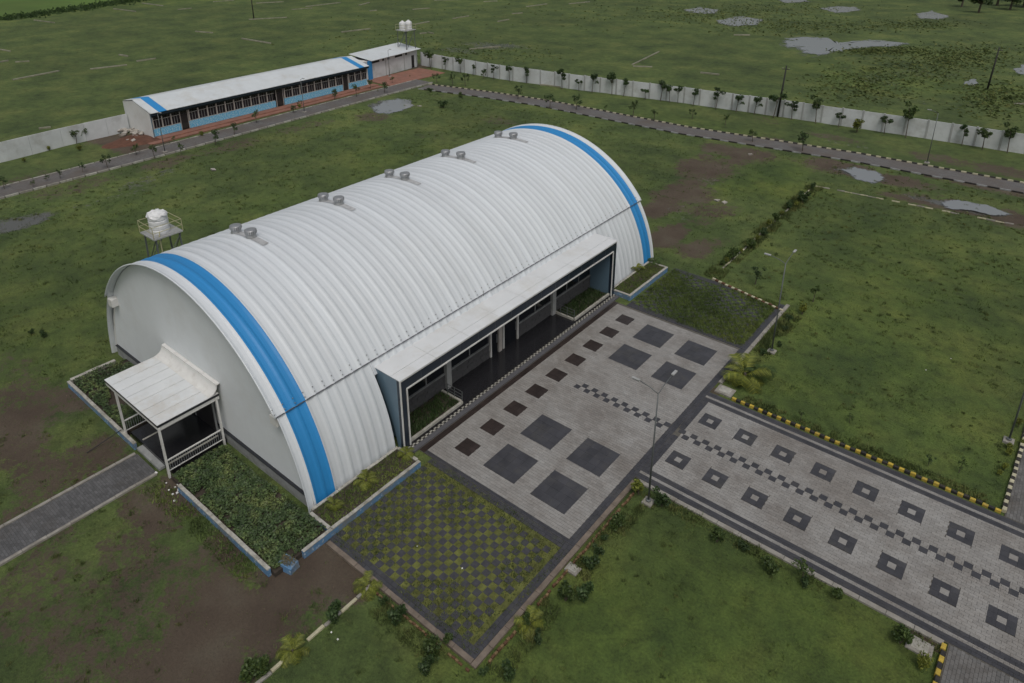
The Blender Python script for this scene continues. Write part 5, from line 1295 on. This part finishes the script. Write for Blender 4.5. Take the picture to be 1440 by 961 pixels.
for i, (a, b) in enumerate(LINES):
    p, q = Vector(at(*a)), Vector(at(*b)); L = (q-p).length; c = (p+q)/2
    mb = MB(); n = max(1, int(L/1.4)); u = (q-p)/L
    if n < 12: n = 1
    for k in range(n):
        if k not in (0, n-1) and random.random() < .25: continue
        s0 = -L/2+L*k/n; w0 = random.uniform(.2,.45); mb.beam((u.x*s0, u.y*s0, .06), (u.x*(s0+L/n*.97), u.y*(s0+L/n*.97), .06), w0, random.uniform(.2,.32))
    bs_ = mb.build('boundary_stones', PLOT, None, False, (c.x, c.y, 0)); tag(bs_, 'low line of pale plot boundary stones in the far field', 'stone line', 'plot boundary stones')
# soil heap with rubble at the office end
mb = MB(); n, m = 20, 6
cx, cy = at(188, 198)
for i in range(m):
    for j in range(n):
        a = 6.283*j/n; f = i/(m-1); r = (1-f)*(3.0+.5*math.sin(3*a)); mb.v.append((r*math.cos(a)*.9, r*math.sin(a)*1.1, .5*f**.8*(1+.3*math.sin(4*a+i))-.03))
for i in range(m-1):
    for j in range(n): mb.f.append((i*n+j, i*n+(j+1)%n, (i+1)*n+(j+1)%n, (i+1)*n+j)); mb.mi.append(0)
tag(mb.build('soil_heap', REDSOIL, None, True, (cx, cy, 0)), 'spread heap of red soil at the end wall of the office', 'soil heap')
def chunk(px, py, s, mat, name, label, cat, group, z=0.02):
    x_, y_ = at(px, py); mb = MB()
    mb.v = [(random.uniform(.6,1)*a*s, random.uniform(.6,1)*b*s, random.uniform(.5,1)*c*s*.7) for c in (0,1) for a, b in ((-1,-1),(1,-1),(1,1),(-1,1))]
    mb.f = [(4,5,6,7),(0,1,5,4),(1,2,6,5),(2,3,7,6),(3,0,4,7),(3,2,1,0)]; mb.mi = [0]*6
    o = mb.build(name, mat, None, False, (x_, y_, z)); o.rotation_euler = (random.uniform(-.3,.3), random.uniform(-.3,.3), random.random()*6); tag(o, label, cat, group)
for k in range(26): chunk(random.gauss(188,9), random.gauss(192,5), random.uniform(.15,.4), RUBBLE, 'rubble_piece', 'pale piece of rubble on the red soil by the office', 'rubble', 'rubble by the office', .3)
for px, py, s in ((219.5,666,.07),(238,690,.05),(243,696,.05),(245.5,705,.06),(250,682,.05),(252,690,.08),(256,687,.06),(249,694,.06),(258,694,.06),(246,686,.05),(234,680,.04)):
    chunk(px, py, s, LITTER, 'litter_scrap', 'small white scrap of litter on the soil by the porch post', 'litter', 'litter by the porch')
for px, py in ((1337,505),(1302,521),(587,769),(466,890),(475,900),(650,800)):
    chunk(px, py, .035, LITTER, 'litter_scrap', 'tiny pale scrap lying on the grass or paving', 'litter', 'scraps on the grass')
for px, py in ((1055,218),(1019,286),(1008,283),(300,240),(530,270),(590,150)):
    chunk(px, py, .25, RUBBLE, 'stone', 'loose pale stone lying in the rough yard', 'stone', 'loose stones in the yard')
# dark stick leaning over the bed wall by the porch
mb = MB(); a = at(122, 638); mb.tube([(a[0], a[1], .03), (-13.5, -9.62, .5)], .025, 6); tag(mb.build('stick', RUSTPOLE), 'long dark stick leaning on the blue bed wall by the porch', 'stick')
